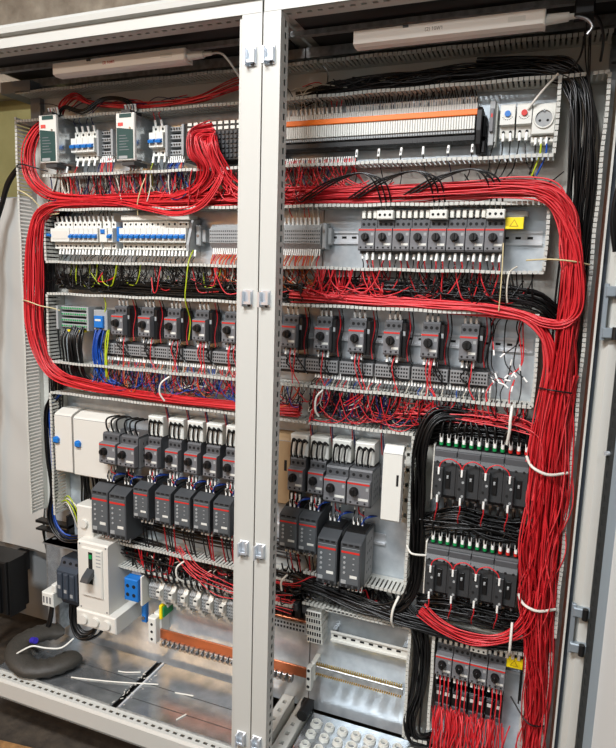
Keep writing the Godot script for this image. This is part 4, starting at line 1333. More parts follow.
func loom(label: String, path: Array, n: int, s1: float, s2: float, r: float, mats: Array, wob: float, seed_: int, called := "wire_loom") -> Node3D:
	var t := thing(called, label, "wires")
	strands(t, path, n, s1, s2, r, mats, wob, seed_)
	return t

var ferrule_up: ArrayMesh
var ferrule_tilt: ArrayMesh

# short leads from screw terminals into the duct above (dir = 1) or below (dir = -1)
func leads(t: Node3D, xs: Array, y: float, z: float, dir: float, duct_y: float, mats: Array, run: float, deep: float, r := 0.0013, jitter := 0.0, ferrule := true, fm: Material = null, fs_ := 1.5) -> void:
	var fr := fs_
	if xs.size() > 1:
		fr = clampf(absf(xs[1] - xs[0]) * 0.5 / 0.0026 * 0.72, 0.65, fs_)
	for x0 in xs:
		var x: float = x0 + rf(-jitter, jitter)
		var mt: Material = mats[rng.randi() % mats.size()]
		var s := -1.0 if rng.randf() < 0.5 else 1.0
		var len_ := rf(run * 0.3, run) * s
		var zz := rf(0.025, 0.06)
		var P := PackedVector3Array()
		P.append(vec(x, y, z))
		P.append(vec(x + rf(-0.001, 0.001), y + dir * 0.016, z + 0.004))
		var yd := duct_y - dir * 0.006
		if absf(yd - y) > 0.03:
			P.append(vec(x + rf(-0.004, 0.004), yd, rf(0.05, 0.072)))
		P.append(vec(x + len_ * 0.15, duct_y + dir * deep * 0.35, zz))
		P.append(vec(x + len_ * 0.5, duct_y + dir * deep * rf(0.6, 0.95), zz))
		P.append(vec(x + len_, duct_y + dir * deep * rf(0.4, 0.9), rf(0.02, 0.06)))
		var w := wire(t, P, r, mt, 4, 5)
		if ferrule:
			var f := obj("ferrule", ferrule_up, fm if fm else M.ferrule, w)
			f.position = P[0]
			f.basis = Basis(Quaternion(Vector3.UP, (P[1] - P[0]).normalized())).scaled_local(Vector3(fr, 1.4, fr))

# loops hanging out of a duct mouth
func tangle(t: Node3D, x0: float, x1: float, y0: float, y1: float, n: int, mats: Array, r: float, z0: float, z1: float, span: float) -> void:
	for k in n:
		var mt: Material = mats[rng.randi() % mats.size()]
		var x := rf(x0, x1)
		var d := rf(-span, span)
		var lo := minf(x0, x1)
		var hi := maxf(x0, x1)
		var P := PackedVector3Array()
		var h := y1 - y0
		var yb := y0 + h * rf(0.05, 0.4)
		var z := rf(z0, z1)
		P.append(vec(x, y1, z))
		P.append(vec(clampf(x + d * 0.08, lo, hi), y1 - h * rf(0.3, 0.45), z + rf(-0.005, 0.005)))
		P.append(vec(clampf(x + d * 0.3, lo, hi), yb, z + rf(-0.006, 0.006)))
		P.append(vec(clampf(x + d * 0.7, lo, hi), yb + rf(-0.01, 0.012), z + rf(-0.008, 0.008)))
		P.append(vec(clampf(x + d, lo, hi), yb + h * rf(-0.1, 0.5), maxf(0.012, z - rf(0.0, 0.03))))
		for q in 5:
			P[q].z = clampf(P[q].z, 0.012, 0.095)
		wire(t, P, r, mt, 5, 5)

func tie(label: String, P: PackedVector3Array, m: Material, w := 0.0032) -> void:
	var t := thing("cable_tie", label, "cable tie")
	obj("strap", Sh.new().tube(spline(P, 6), w, 6), m, t)

func span_x(c: float, w: float, n: int) -> Array:
	var a := []
	for k in n:
		a.append(c + (k - (n - 1) / 2.0) * w)
	return a

func bunch(called: String, label: String, seed_: int) -> Node3D:
	rng.seed = seed_
	return thing(called, label, "wires")

func make_looms() -> void:
	var RED := [M.w_red, M.w_red, M.w_red2, M.w_red3]
	var BLK := [M.w_black]
	var MIX := [M.w_black, M.w_black, M.w_black, M.w_red, M.w_navy, M.w_red2, M.w_black]
	var fs := Sh.new()
	fs.cyl(vec(0, -0.002, 0), vec(0, 0.0145, 0), 0.0023, 6, 0.0026)
	ferrule_up = fs.mesh()
	# --- red looms
	loom("red wires curving out of the first power supply down into the duct below it", [vec(-1.46, 1.96, 0.05), vec(-1.515, 1.945, 0.07), v4(-1.558, 1.88, 0.078, 0.024), v4(-1.553, 1.8, 0.078, 0.024), vec(-1.5, 1.75, 0.075), v4(-1.42, 1.732, 0.065, 0.012), v4(-1.2, 1.728, 0.06, 0.012), v4(-0.9, 1.73, 0.055, 0.012), v4(-0.62, 1.735, 0.05, 0.014)], 26, 0.018, 0.016, 0.0021, RED, 0.004, 21)
	loom("red wires rising over the first power supply towards the duct above", [vec(-1.455, 1.975, 0.05), vec(-1.44, 2.012, 0.05), vec(-1.393, 2.035, 0.05), vec(-1.33, 2.01, 0.05), vec(-1.2, 1.992, 0.05), vec(-1.069, 1.988, 0.05), vec(-0.953, 1.996, 0.05), v4(-0.843, 2.02, 0.05, 0.016), v4(-0.7, 2.045, 0.05, 0.03)], 10, 0.008, 0.012, 0.0018, RED, 0.005, 22)
	loom("long red loom sweeping down the tall duct beside the plastic sheet", [v4(-0.62, 1.715, 0.05, 0.012), v4(-1, 1.708, 0.06, 0.011), v4(-1.38, 1.708, 0.065, 0.011), v4(-1.49, 1.69, 0.08, 0.014), v4(-1.535, 1.62, 0.085, 0.028), v4(-1.553, 1.48, 0.082, 0.038), v4(-1.555, 1.34, 0.082, 0.038), v4(-1.535, 1.25, 0.083, 0.03), v4(-1.475, 1.172, 0.083, 0.018), v4(-1.34, 1.143, 0.078, 0.013), v4(-1.1, 1.131, 0.074, 0.011), v4(-0.83, 1.131, 0.072, 0.011), v4(-0.62, 1.135, 0.06, 0.012)], 46, 0.03, 0.018, 0.002, RED, 0.006, 23)
	loom("red wires draped in a thick hank over the black interface block", [vec(-0.895, 1.897, 0.066), vec(-0.93, 1.884, 0.1), vec(-0.925, 1.84, 0.108), v4(-0.905, 1.79, 0.088, 0.03), v4(-0.96, 1.74, 0.068, 0.014), v4(-1.06, 1.722, 0.055, 0.01)], 34, 0.032, 0.014, 0.0021, RED, 0.006, 24)
	loom("red wires dropping from the hank towards the centre post", [vec(-0.9, 1.892, 0.066), vec(-0.885, 1.86, 0.098), v4(-0.87, 1.8, 0.085, 0.028), vec(-0.82, 1.74, 0.06), vec(-0.7, 1.72, 0.05)], 22, 0.02, 0.014, 0.0021, RED, 0.006, 25)
	loom("red wire loop sagging over the slanted end cover", [vec(-1.52, 1.735, 0.045), vec(-1.4, 1.728, 0.055), vec(-1.22, 1.712, 0.078), vec(-1.1, 1.692, 0.09), vec(-1, 1.678, 0.092), vec(-0.92, 1.7, 0.092), vec(-0.87, 1.76, 0.088), vec(-0.865, 1.8, 0.08)], 9, 0.009, 0.006, 0.0021, RED, 0.004, 26)
	loom("widest red loom running right and turning down beside the open door", [vec(-0.62, 1.722, 0.05), vec(-0.4, 1.72, 0.062), vec(-0.2, 1.722, 0.072), vec(-0.08, 1.724, 0.085), vec(-0.01, 1.71, 0.092), vec(0.028, 1.66, 0.096), vec(0.042, 1.58, 0.096), v4(0.05, 1.5, 0.096, 0.024), v4(0.05, 1.42, 0.092, 0.024), v4(0.047, 1.3, 0.085, 0.032), v4(0.042, 1.15, 0.08, 0.04), v4(0.04, 1, 0.078, 0.045), v4(0.035, 0.85, 0.075, 0.045), v4(0.05, 0.68, 0.07, 0.032), v4(0.062, 0.5, 0.07, 0.028), v4(0.064, 0.35, 0.07, 0.026), v4(0.06, 0.215, 0.07, 0.024)], 74, 0.02, 0.02, 0.0019, RED, 0.008, 27)
	loom("red loop swinging out of the widest loom back into the middle duct", [vec(-0.08, 1.728, 0.09), vec(-0.005, 1.69, 0.105), vec(0.045, 1.61, 0.112), vec(0.068, 1.52, 0.112), vec(0.07, 1.45, 0.11), vec(0.045, 1.418, 0.108), vec(0, 1.418, 0.105), vec(-0.06, 1.435, 0.09), vec(-0.16, 1.445, 0.075), vec(-0.35, 1.45, 0.07), vec(-0.62, 1.462, 0.06)], 26, 0.01, 0.01, 0.002, RED, 0.004, 28)
	loom("red loom lying in the duct under the eight touching starters", [vec(-0.66, 1.458, 0.05), vec(-0.45, 1.45, 0.06), vec(-0.25, 1.445, 0.065), vec(-0.1, 1.44, 0.075), vec(-0.02, 1.415, 0.085), vec(0.02, 1.34, 0.085), v4(0.03, 1.18, 0.08, 0.04), v4(0.02, 0.98, 0.075, 0.045)], 36, 0.014, 0.018, 0.002, RED, 0.007, 29)
	loom("loose red wires straying down the duct beside both contactor rows", [vec(0.05, 1.3, 0.086), v4(0.04, 1.12, 0.086, 0.046), v4(0.042, 0.98, 0.084, 0.048), v4(0.04, 0.86, 0.084, 0.05), v4(0.036, 0.74, 0.082, 0.046), v4(0.052, 0.6, 0.085, 0.03), vec(0.062, 0.46, 0.08), vec(0.062, 0.32, 0.08), vec(0.06, 0.21, 0.075)], 50, 0.03, 0.018, 0.0016, RED, 0.02, 30)
	loom("red wires fanning from the widest loom towards the loose-wire bay duct", [vec(0.03, 0.98, 0.09), vec(0.04, 1.07, 0.09), vec(0.02, 1.14, 0.085), vec(-0.03, 1.165, 0.07), vec(-0.15, 1.168, 0.06), vec(-0.35, 1.165, 0.05)], 14, 0.012, 0.014, 0.0016, RED, 0.012, 31)
	loom("red wires sweeping below the lower contactor row into the widest loom", [vec(-0.245, 0.638, 0.1), vec(-0.19, 0.605, 0.105), vec(-0.11, 0.592, 0.105), vec(-0.03, 0.605, 0.1), v4(0.03, 0.66, 0.095, 0.03), v4(0.05, 0.75, 0.09, 0.03)], 18, 0.017, 0.012, 0.0017, RED, 0.008, 32)
	loom("dense red wires hanging below the small black relays at the frame edge", [vec(-0.1, 0.345, 0.06), vec(-0.1, 0.31, 0.078), vec(-0.098, 0.26, 0.085), vec(-0.095, 0.21, 0.085)], 90, 0.1, 0.02, 0.0019, RED, 0.009, 33)
	loom("red wires above the wide bay's lower duct, sloping towards the post", [vec(-1.02, 0.655, 0.06), vec(-0.95, 0.605, 0.085), vec(-0.86, 0.575, 0.085), vec(-0.75, 0.56, 0.08), vec(-0.62, 0.56, 0.075)], 8, 0.03, 0.014, 0.0014, RED, 0.014, 34)
	loom("red wires entering from behind the post into the narrow bay's lower duct", [vec(-0.72, 0.615, 0.07), vec(-0.62, 0.62, 0.075), vec(-0.55, 0.645, 0.06), vec(-0.48, 0.655, 0.05)], 6, 0.014, 0.012, 0.0016, RED, 0.008, 35)
	# --- black looms
	loom("black wires bunched in the shaded duct over the orange strip", [vec(-0.66, 1.975, 0.03), vec(-0.54, 1.992, 0.04), vec(-0.43, 1.99, 0.045), vec(-0.33, 1.998, 0.045), vec(-0.21, 2, 0.045), vec(-0.1, 1.995, 0.045), vec(-0.02, 1.98, 0.05)], 34, 0.018, 0.018, 0.0019, BLK, 0.012, 41)
	loom("black wires falling down the tall duct right of the mains socket", [vec(-0.2, 2, 0.045), vec(-0.08, 1.997, 0.05), vec(-0.01, 1.982, 0.06), v4(0.022, 1.95, 0.065, 0.022), vec(0.04, 1.88, 0.072), vec(0.05, 1.75, 0.068), vec(0.052, 1.6, 0.05), vec(0.05, 1.45, 0.03), vec(0.05, 1.25, 0.03), vec(0.045, 0.9, 0.03), vec(0.05, 0.4, 0.03)], 44, 0.026, 0.018, 0.0021, BLK, 0.007, 42)
	loom("black wires behind the long red loom in the tall duct", [vec(-1.45, 1.70, 0.03), vec(-1.52, 1.66, 0.03), vec(-1.535, 1.5, 0.03), vec(-1.53, 1.3, 0.03), vec(-1.52, 1.15, 0.03), vec(-1.53, 0.95, 0.03)], 24, 0.03, 0.016, 0.0024, BLK, 0.006, 65)
	loom("black cable arching from the first power supply along the shaded duct", [vec(-1.44, 1.975, 0.07), vec(-1.40, 1.995, 0.085), vec(-1.33, 1.975, 0.088), vec(-1.27, 2.012, 0.07), vec(-1.2, 2.005, 0.06), vec(-1.14, 1.965, 0.085)], 4, 0.006, 0.006, 0.0026, BLK, 0.003, 66)
	loom("black cable curving in from the plastic-sheet side towards the tall duct", [vec(-1.96, 0.03, -0.02), vec(-1.95, 0.6, -0.05), vec(-1.93, 1.2, -0.06), vec(-1.895, 1.5, -0.06), vec(-1.861, 1.643, -0.06), vec(-1.822, 1.73, -0.06), vec(-1.785, 1.807, -0.06), vec(-1.727, 1.859, -0.06), vec(-1.66, 1.877, -0.05), vec(-1.6, 1.87, -0.02)], 2, 0.006, 0.006, 0.008, BLK, 0.003, 67)
	loom("thin black cords from the lamp plug down to the tall duct", [vec(0.03, 2.05, 0.15), vec(0.025, 2, 0.11), vec(0.01, 1.98, 0.09), vec(-0.01, 1.972, 0.075), vec(-0.08, 1.985, 0.05)], 2, 0.004, 0.004, 0.0022, BLK, 0.002, 43)
	loom("thin black cords hanging loosely at the edge of the tall duct", [vec(0.03, 2.04, 0.14), vec(0.035, 1.99, 0.1), vec(0.05, 1.93, 0.085), vec(0.07, 1.86, 0.08), vec(0.072, 1.76, 0.07), vec(0.066, 1.6, 0.05)], 3, 0.012, 0.008, 0.0016, BLK, 0.006, 44)
	loom("black loom at the floor of the duct beneath the white breakers", [vec(-1.48, 1.475, 0.045), vec(-1.3, 1.462, 0.045), vec(-1.0, 1.462, 0.045), vec(-0.62, 1.465, 0.045)], 48, 0.022, 0.024, 0.0021, BLK, 0.010, 45)
	loom("black wires twisting behind the red loom under the eight starters", [vec(-0.6, 1.49, 0.03), vec(-0.4, 1.488, 0.045), vec(-0.2, 1.485, 0.045), vec(-0.03, 1.47, 0.05), vec(0.04, 1.42, 0.04)], 26, 0.022, 0.016, 0.0021, BLK, 0.010, 46)
	loom("black loom in the duct above the cream box and large starters", [vec(-0.6, 1.16, 0.03), vec(-0.42, 1.155, 0.035), vec(-0.3, 1.145, 0.04), vec(-0.15, 1.15, 0.04), vec(0.0, 1.15, 0.04)], 30, 0.026, 0.016, 0.0021, BLK, 0.010, 47)
	loom("thick black cables dropping beside the narrow tall white box", [vec(-0.16, 1.175, 0.05), vec(-0.235, 1.165, 0.075), vec(-0.272, 1.09, 0.085), vec(-0.272, 0.95, 0.07), vec(-0.268, 0.8, 0.065), vec(-0.27, 0.69, 0.07), vec(-0.31, 0.625, 0.085), vec(-0.4, 0.6, 0.08), vec(-0.55, 0.625, 0.07), vec(-0.7, 0.63, 0.06)], 22, 0.018, 0.016, 0.0028, BLK, 0.007, 48)
	loom("black cables bending from the lower duct towards the lowest starters", [vec(-0.62, 0.635, 0.06), vec(-0.45, 0.615, 0.075), vec(-0.32, 0.60, 0.085), vec(-0.22, 0.59, 0.085), vec(-0.08, 0.575, 0.075), vec(0.03, 0.58, 0.06)], 26, 0.016, 0.016, 0.0029, BLK, 0.006, 49)
	loom("black cables hanging in the narrow duct beside the bare zinc plate", [vec(-0.29, 0.62, 0.075), vec(-0.25, 0.58, 0.08), vec(-0.235, 0.50, 0.07), vec(-0.24, 0.38, 0.065), vec(-0.255, 0.29, 0.07), vec(-0.24, 0.245, 0.075), vec(-0.2, 0.24, 0.06)], 22, 0.022, 0.016, 0.0031, BLK, 0.007, 50)
	loom("black wires crossing behind the upper contactors to the red loom", [vec(-0.27, 1.10, 0.04), vec(-0.15, 1.13, 0.045), vec(-0.02, 1.12, 0.05), vec(0.04, 1.05, 0.04)], 26, 0.03, 0.02, 0.0026, BLK, 0.012, 51)
	loom("black wires massed between the two contactor rows", [vec(-0.26, 0.86, 0.05), vec(-0.17, 0.885, 0.055), vec(-0.08, 0.88, 0.055), vec(0.0, 0.88, 0.05)], 36, 0.032, 0.028, 0.0027, BLK, 0.014, 52)
	loom("black wires massed under the lower contactor row", [vec(-0.26, 0.63, 0.05), vec(-0.17, 0.645, 0.055), vec(-0.08, 0.64, 0.055), vec(0.0, 0.635, 0.05)], 24, 0.026, 0.024, 0.0027, BLK, 0.012, 53)
	loom("thick black cables leaving the four-tier screw block in the third row", [vec(-1.41, 1.33, 0.05), vec(-1.41, 1.29, 0.07), vec(-1.412, 1.23, 0.065), vec(-1.42, 1.18, 0.05), vec(-1.40, 1.14, 0.04)], 22, 0.042, 0.014, 0.0036, BLK, 0.005, 54)
	loom("blue wires leaving the blue terminal in the third row", [vec(-1.312, 1.335, 0.045), vec(-1.318, 1.29, 0.06), vec(-1.32, 1.23, 0.06), vec(-1.30, 1.17, 0.055), vec(-1.25, 1.14, 0.045)], 16, 0.022, 0.012, 0.0026, [M.w_blue], 0.006, 55)
	loom("green and yellow wires beside the blue wires of the third row", [vec(-1.283, 1.325, 0.05), vec(-1.284, 1.28, 0.06), vec(-1.282, 1.22, 0.065), vec(-1.284, 1.16, 0.055)], 4, 0.008, 0.006, 0.0026, [M.w_gy], 0.003, 56)
	loom("black and blue cables down the low duct at the plastic-sheet end", [vec(-1.50, 1.10, 0.05), vec(-1.535, 1.04, 0.06), vec(-1.535, 0.9, 0.06), vec(-1.525, 0.76, 0.06), vec(-1.53, 0.66, 0.065), vec(-1.47, 0.60, 0.07), vec(-1.39, 0.605, 0.05)], 12, 0.016, 0.014, 0.0034, [M.w_black, M.w_black, M.w_black, M.w_blue], 0.004, 57)
	loom("black loom lying in the duct under the seven soft starters", [vec(-1.33, 0.60, 0.035), vec(-1.15, 0.60, 0.045), vec(-0.95, 0.59, 0.045), vec(-0.62, 0.59, 0.04)], 52, 0.034, 0.024, 0.0024, BLK, 0.010, 63)
	loom("black wires passing behind the seven soft starters' lower ends", [vec(-1.18, 0.69, 0.02), vec(-1.0, 0.685, 0.02), vec(-0.8, 0.69, 0.02), vec(-0.62, 0.69, 0.02)], 26, 0.028, 0.008, 0.0024, BLK, 0.008, 64)
	loom("black cables behind the wide white device dropping to the cream switch", [vec(-1.39, 0.86, 0.03), vec(-1.38, 0.8, 0.035), vec(-1.375, 0.72, 0.03), vec(-1.36, 0.66, 0.02)], 16, 0.06, 0.012, 0.0036, BLK, 0.008, 58)
	loom("black cables looping under the slate contactor", [vec(-1.45, 0.36, 0.06), vec(-1.445, 0.30, 0.07), vec(-1.41, 0.255, 0.075), vec(-1.36, 0.27, 0.06), vec(-1.34, 0.33, 0.04)], 8, 0.02, 0.016, 0.0046, BLK, 0.003, 59)
	loom("black cable bending from the white three-way block to the floor", [vec(-1.53, 0.35, 0.07), vec(-1.53, 0.28, 0.09), vec(-1.56, 0.22, 0.11), vec(-1.63, 0.19, 0.12)], 2, 0.008, 0.006, 0.006, BLK, 0.002, 60)
	loom("short white wires stripped at the low duct beside the cream switch", [vec(-1.50, 0.70, 0.03), vec(-1.47, 0.72, 0.05), vec(-1.44, 0.70, 0.06), vec(-1.43, 0.63, 0.05)], 6, 0.02, 0.012, 0.0024, [M.w_gy, M.w_white, M.w_black], 0.006, 61)
	var pr := loom("black cord dangling in front of the open door's post", [vec(0.16, 1.80, 0.33), vec(0.13, 1.76, 0.335), vec(0.11, 1.70, 0.34), vec(0.104, 1.63, 0.335), vec(0.115, 1.57, 0.32)], 4, 0.006, 0.005, 0.0034, BLK, 0.002, 62)
	pr.set_meta("category", "cord")

func make_leads() -> void:
	var RED := [M.w_red, M.w_red, M.w_red2]
	var BLK := [M.w_black]
	# row one, wide bay
	var t := bunch("wire_group", "ferruled wires under the four-pole breaker and first screw block", 101)
	leads(t, span_x(-1.354, 0.022, 4), 1.842, 0.05, -1, 1.797, [M.w_black, M.w_red, M.w_blue], 0.15, 0.09)
	leads(t, span_x(-1.274, 0.007, 8), 1.85, 0.05, -1, 1.797, [M.w_red, M.w_red, M.w_navy], 0.12, 0.09, 0.0019)
	leads(t, span_x(-1.43, 0.012, 4), 1.82, 0.07, -1, 1.797, [M.w_black, M.w_red], 0.1, 0.08)
	t = bunch("wire_group", "ferruled wires under the two-pole breaker and second screw block", 102)
	leads(t, span_x(-1.09, 0.02, 3), 1.842, 0.05, -1, 1.797, [M.w_black, M.w_gy], 0.15, 0.09)
	leads(t, span_x(-1.03, 0.0065, 9), 1.84, 0.05, -1, 1.797, [M.w_navy, M.w_blue, M.w_red], 0.12, 0.09, 0.0019)
	leads(t, span_x(-1.155, 0.012, 4), 1.82, 0.07, -1, 1.797, [M.w_black, M.w_red], 0.1, 0.08)
	t = bunch("wire_group", "wires rising from the breakers beside both power supplies", 103)
	leads(t, span_x(-1.354, 0.022, 4), 1.926, 0.05, 1, 1.966, [M.w_black, M.w_red, M.w_navy], 0.2, 0.06)
	leads(t, span_x(-1.09, 0.022, 2), 1.928, 0.05, 1, 1.966, [M.w_red, M.w_navy], 0.2, 0.06)
	leads(t, span_x(-1.44, 0.011, 4), 1.975, 0.09, 1, 1.99, [M.w_black, M.w_navy, M.w_red], 0.2, 0.04)
	leads(t, span_x(-1.158, 0.011, 4), 1.965, 0.09, 1, 1.985, [M.w_black, M.w_navy], 0.2, 0.04)
	t = bunch("wire_tangle", "tangled mixed wires in the duct under both power supplies", 104)
	tangle(t, -1.49, -0.95, 1.70, 1.797, 110, [M.w_black, M.w_navy, M.w_red, M.w_red2, M.w_white, M.w_black], 0.0017, 0.02, 0.075, 0.14)
	tangle(t, -0.97, -0.60, 1.70, 1.797, 50, [M.w_red, M.w_red2, M.w_black], 0.0019, 0.02, 0.085, 0.12)
	t = bunch("wire_group", "single yellow and green wires hanging over the dozen breakers and lower ducts", 105)
	wire(t, PackedVector3Array([vec(-1.12, 1.80, 0.06), vec(-1.125, 1.76, 0.085), vec(-1.14, 1.71, 0.088), vec(-1.15, 1.675, 0.075)]), 0.002, M.w_cream)
	wire(t, PackedVector3Array([vec(-0.975, 1.575, 0.05), vec(-0.972, 1.54, 0.08), vec(-0.975, 1.48, 0.088), vec(-0.98, 1.43, 0.085), vec(-0.985, 1.37, 0.05), vec(-0.99, 1.31, 0.05)]), 0.002, M.w_gy)
	wire(t, PackedVector3Array([vec(-1.29, 1.425, 0.06), vec(-1.285, 1.40, 0.06), vec(-1.29, 1.38, 0.06)]), 0.002, M.w_gy)
	# row one, narrow bay
	t = bunch("wire_group", "black leads rising from the thin white relays", 106)
	leads(t, span_x(-0.36, 0.0062, 54), 1.932, 0.03, 1, 1.966, BLK, 0.12, 0.05, 0.0015, 0.001)
	leads(t, span_x(-0.62, 0.0124, 14), 1.932, 0.03, 1, 1.966, [M.w_black, M.w_white, M.w_red], 0.1, 0.05, 0.0013, 0.002)
	t = bunch("wire_group", "red leads dropping from the thin white relays nearest the post", 107)
	leads(t, span_x(-0.60, 0.0062, 36), 1.818, 0.045, -1, 1.797, [M.w_red, M.w_red2, M.w_red, M.w_navy], 0.12, 0.07, 0.0017, 0.001)
	leads(t, span_x(-0.34, 0.058, 6), 1.83, 0.06, -1, 1.797, [M.w_navy, M.w_black], 0.06, 0.08, 0.0014, 0.002)
	t = bunch("wire_group", "coloured leads below the thermostats and mains socket", 108)
	leads(t, [-0.127, -0.111, -0.090, -0.074, -0.147], 1.855, 0.042, -1, 1.797, BLK, 0.1, 0.07, 0.0017)
	wire(t, PackedVector3Array([vec(-0.053, 1.838, 0.04), vec(-0.052, 1.80, 0.06), vec(-0.06, 1.76, 0.05)]), 0.002, M.w_black)
	wire(t, PackedVector3Array([vec(-0.041, 1.838, 0.04), vec(-0.041, 1.80, 0.062), vec(-0.055, 1.755, 0.06)]), 0.0022, M.w_gy)
	wire(t, PackedVector3Array([vec(-0.029, 1.838, 0.04), vec(-0.028, 1.80, 0.062), vec(-0.045, 1.755, 0.06)]), 0.0022, M.w_blue)
	for k in 4:
		var f := obj("ferrule", ferrule_up, M.ferrule, t)
		f.position = vec([-0.053, -0.041, -0.029, -0.147][k], 1.829, 0.045)
		f.scale = Vector3(1.4, 1.2, 1.4)
	t = bunch("wire_group", "black leads looping over the red loom onto the eight starters' feeder blocks", 109)
	for x in [-0.397, -0.263, -0.128]:
		for k in 3:
			var xx: float = x + (k - 1) * 0.013
			var w := wire(t, PackedVector3Array([vec(xx, 1.678, 0.062), vec(xx, 1.70, 0.075), vec(xx - 0.012, 1.745, 0.105), vec(xx - 0.05 - 0.01 * k, 1.768, 0.105), vec(xx - 0.14, 1.75, 0.095), vec(xx - 0.22, 1.71, 0.08)]), 0.0024, M.w_black)
			var f := obj("ferrule", ferrule_up, M.ferrule, w)
			f.position = vec(xx, 1.678, 0.063)
			f.scale = Vector3(1.3, 1.3, 1.3)
	# row two
	t = bunch("wire_group", "black ferruled leads above the white breakers with blue levers", 110)
	leads(t, span_x(-1.37, 0.018, 13), 1.659, 0.045, 1, 1.693, [M.w_black, M.w_black, M.w_navy], 0.1, 0.05)
	t = bunch("wire_group", "black ferruled leads below the white breakers with blue levers", 111)
	leads(t, span_x(-1.22, 0.0128, 40), 1.574, 0.045, -1, 1.532, [M.w_black], 0.16, 0.07, 0.0014, 0.002)
	t = bunch("wire_group", "orange and red leads below the thin grey terminals behind the posts", 112)
	leads(t, span_x(-0.75, 0.0062, 54), 1.582, 0.035, -1, 1.532, [M.w_orange, M.w_red, M.w_orange, M.w_red2, M.w_white], 0.14, 0.07, 0.0016)
	leads(t, span_x(-0.66, 0.0124, 12), 1.65, 0.035, 1, 1.693, [M.w_white, M.w_red], 0.05, 0.04, 0.0013)
	t = bunch("wire_tangle", "tangled black wires hanging into the duct beneath the white breakers", 113)
	tangle(t, -1.48, -0.62, 1.445, 1.532, 130, [M.w_black, M.w_black, M.w_black, M.w_black, M.w_black, M.w_black, M.w_black, M.w_gy], 0.0015, 0.03, 0.075, 0.12)
	tangle(t, -1.3, -0.62, 1.445, 1.525, 7, RED, 0.0017, 0.06, 0.085, 0.2)
	t = bunch("wire_group", "red and black ferruled leads below the eight touching starters", 114)
	for k in 8:
		var c := -0.443 + 0.0451 * k
		leads(t, span_x(c, 0.014, 3), 1.575, 0.055, -1, 1.532, BLK, 0.12, 0.06, 0.0015)
		leads(t, span_x(c + 0.008, 0.016, 2), 1.572, 0.066, -1, 1.532, RED, 0.07, 0.075, 0.0016)
	t = bunch("wire_tangle", "loose red and black wires crossing the duct under the eight starters", 115)
	tangle(t, -0.58, -0.03, 1.445, 1.532, 70, [M.w_black, M.w_black, M.w_black, M.w_black, M.w_red], 0.0016, 0.02, 0.08, 0.14)
	tangle(t, -0.60, -0.40, 1.45, 1.53, 40, RED, 0.0017, 0.03, 0.085, 0.15)
	# row three
	t = bunch("wire_group", "black ferruled leads rising from the spaced motor starters", 116)
	var xs := [-1.228, -1.129, -1.035, -0.938, -0.840, -0.742, -0.654, -0.556, -0.460, -0.364, -0.266, -0.170]
	for c in xs:
		leads(t, span_x(c, 0.014, 3), 1.402, 0.045, 1, 1.432, BLK, 0.06, 0.06, 0.0015)
	t = bunch("wire_group", "black and red ferruled leads below the spaced motor starters", 117)
	for c in xs:
		leads(t, span_x(c, 0.013, 3), 1.309, 0.058, -1, 1.285, [M.w_black], 0.01, 0.02, 0.0016)
		for k in 1 + rng.randi() % 3:
			var x: float = c + rf(-0.004, 0.018)
			var m: Material = M.w_black if rng.randf() < 0.3 else M.w_red
			wire(t, PackedVector3Array([vec(x, 1.31, 0.062), vec(x + rf(-0.004, 0.006), 1.28, 0.075), vec(x + rf(-0.006, 0.012), 1.24, 0.066), vec(x + rf(-0.01, 0.02), 1.205, 0.07), vec(x + rf(-0.06, 0.06), 1.16, 0.06)]), 0.0015, m)
		for k in 2:
			var x3: float = c + rf(-0.012, 0.03)
			wire(t, PackedVector3Array([vec(x3, 1.312, 0.06), vec(x3 + 0.002, 1.285, 0.07), vec(x3 + rf(-0.01, 0.015), 1.265, 0.058), vec(x3 + rf(-0.015, 0.03), 1.24, 0.05)]), 0.0019, M.w_black)
		for k in 2:
			var x2: float = c + 0.036 + k * 0.009
			wire(t, PackedVector3Array([vec(x2, 1.425, 0.05), vec(x2 + 0.004, 1.38, 0.04), vec(x2 - 0.002, 1.33, 0.045), vec(x2 + 0.004, 1.295, 0.05)]), 0.0016, M.w_red2 if k == 0 else M.w_black)
	t = bunch("wire_group", "closely set ferruled leads below the dotted grey blocks of the wide bay", 118)
	leads(t, span_x(-1.07, 0.0083, 56), 1.244, 0.032, -1, 1.21, [M.w_black, M.w_white, M.w_blue, M.w_red, M.w_orange, M.w_black], 0.1, 0.06, 0.0013, 0.001)
	t = bunch("wire_group", "closely set ferruled leads below the dotted grey blocks of the narrow bay", 119)
	leads(t, span_x(-0.35, 0.0083, 58), 1.246, 0.032, -1, 1.21, [M.w_black, M.w_white, M.w_blue, M.w_red, M.w_black, M.w_black], 0.1, 0.06, 0.0013, 0.001)
	t = bunch("wire_tangle", "tangled blue, red and black wires over the large white boxes", 120)
	tangle(t, -1.33, -0.62, 1.135, 1.205, 150, [M.w_black, M.w_navy, M.w_blue, M.w_blue, M.w_red2, M.w_black, M.w_black, M.w_orange], 0.0013, 0.03, 0.082, 0.12)
	t = bunch("wire_tangle", "looping red and black wires in the duct above the narrow tall white box", 121)
	tangle(t, -0.59, -0.28, 1.12, 1.205, 90, [M.w_black, M.w_black, M.w_black, M.w_black, M.w_navy, M.w_white, M.w_red2], 0.0014, 0.02, 0.08, 0.12)
	tangle(t, -0.28, -0.02, 1.165, 1.205, 40, [M.w_black, M.w_red2, M.w_black, M.w_red], 0.0015, 0.03, 0.08, 0.08)
	tangle(t, -0.58, -0.28, 1.115, 1.20, 18, RED, 0.0012, 0.06, 0.09, 0.24)
	# loose wires in the empty end of row three
	t = bunch("wire_group", "loose cut wires with white tips in the bay left empty beside the spaced starters", 122)
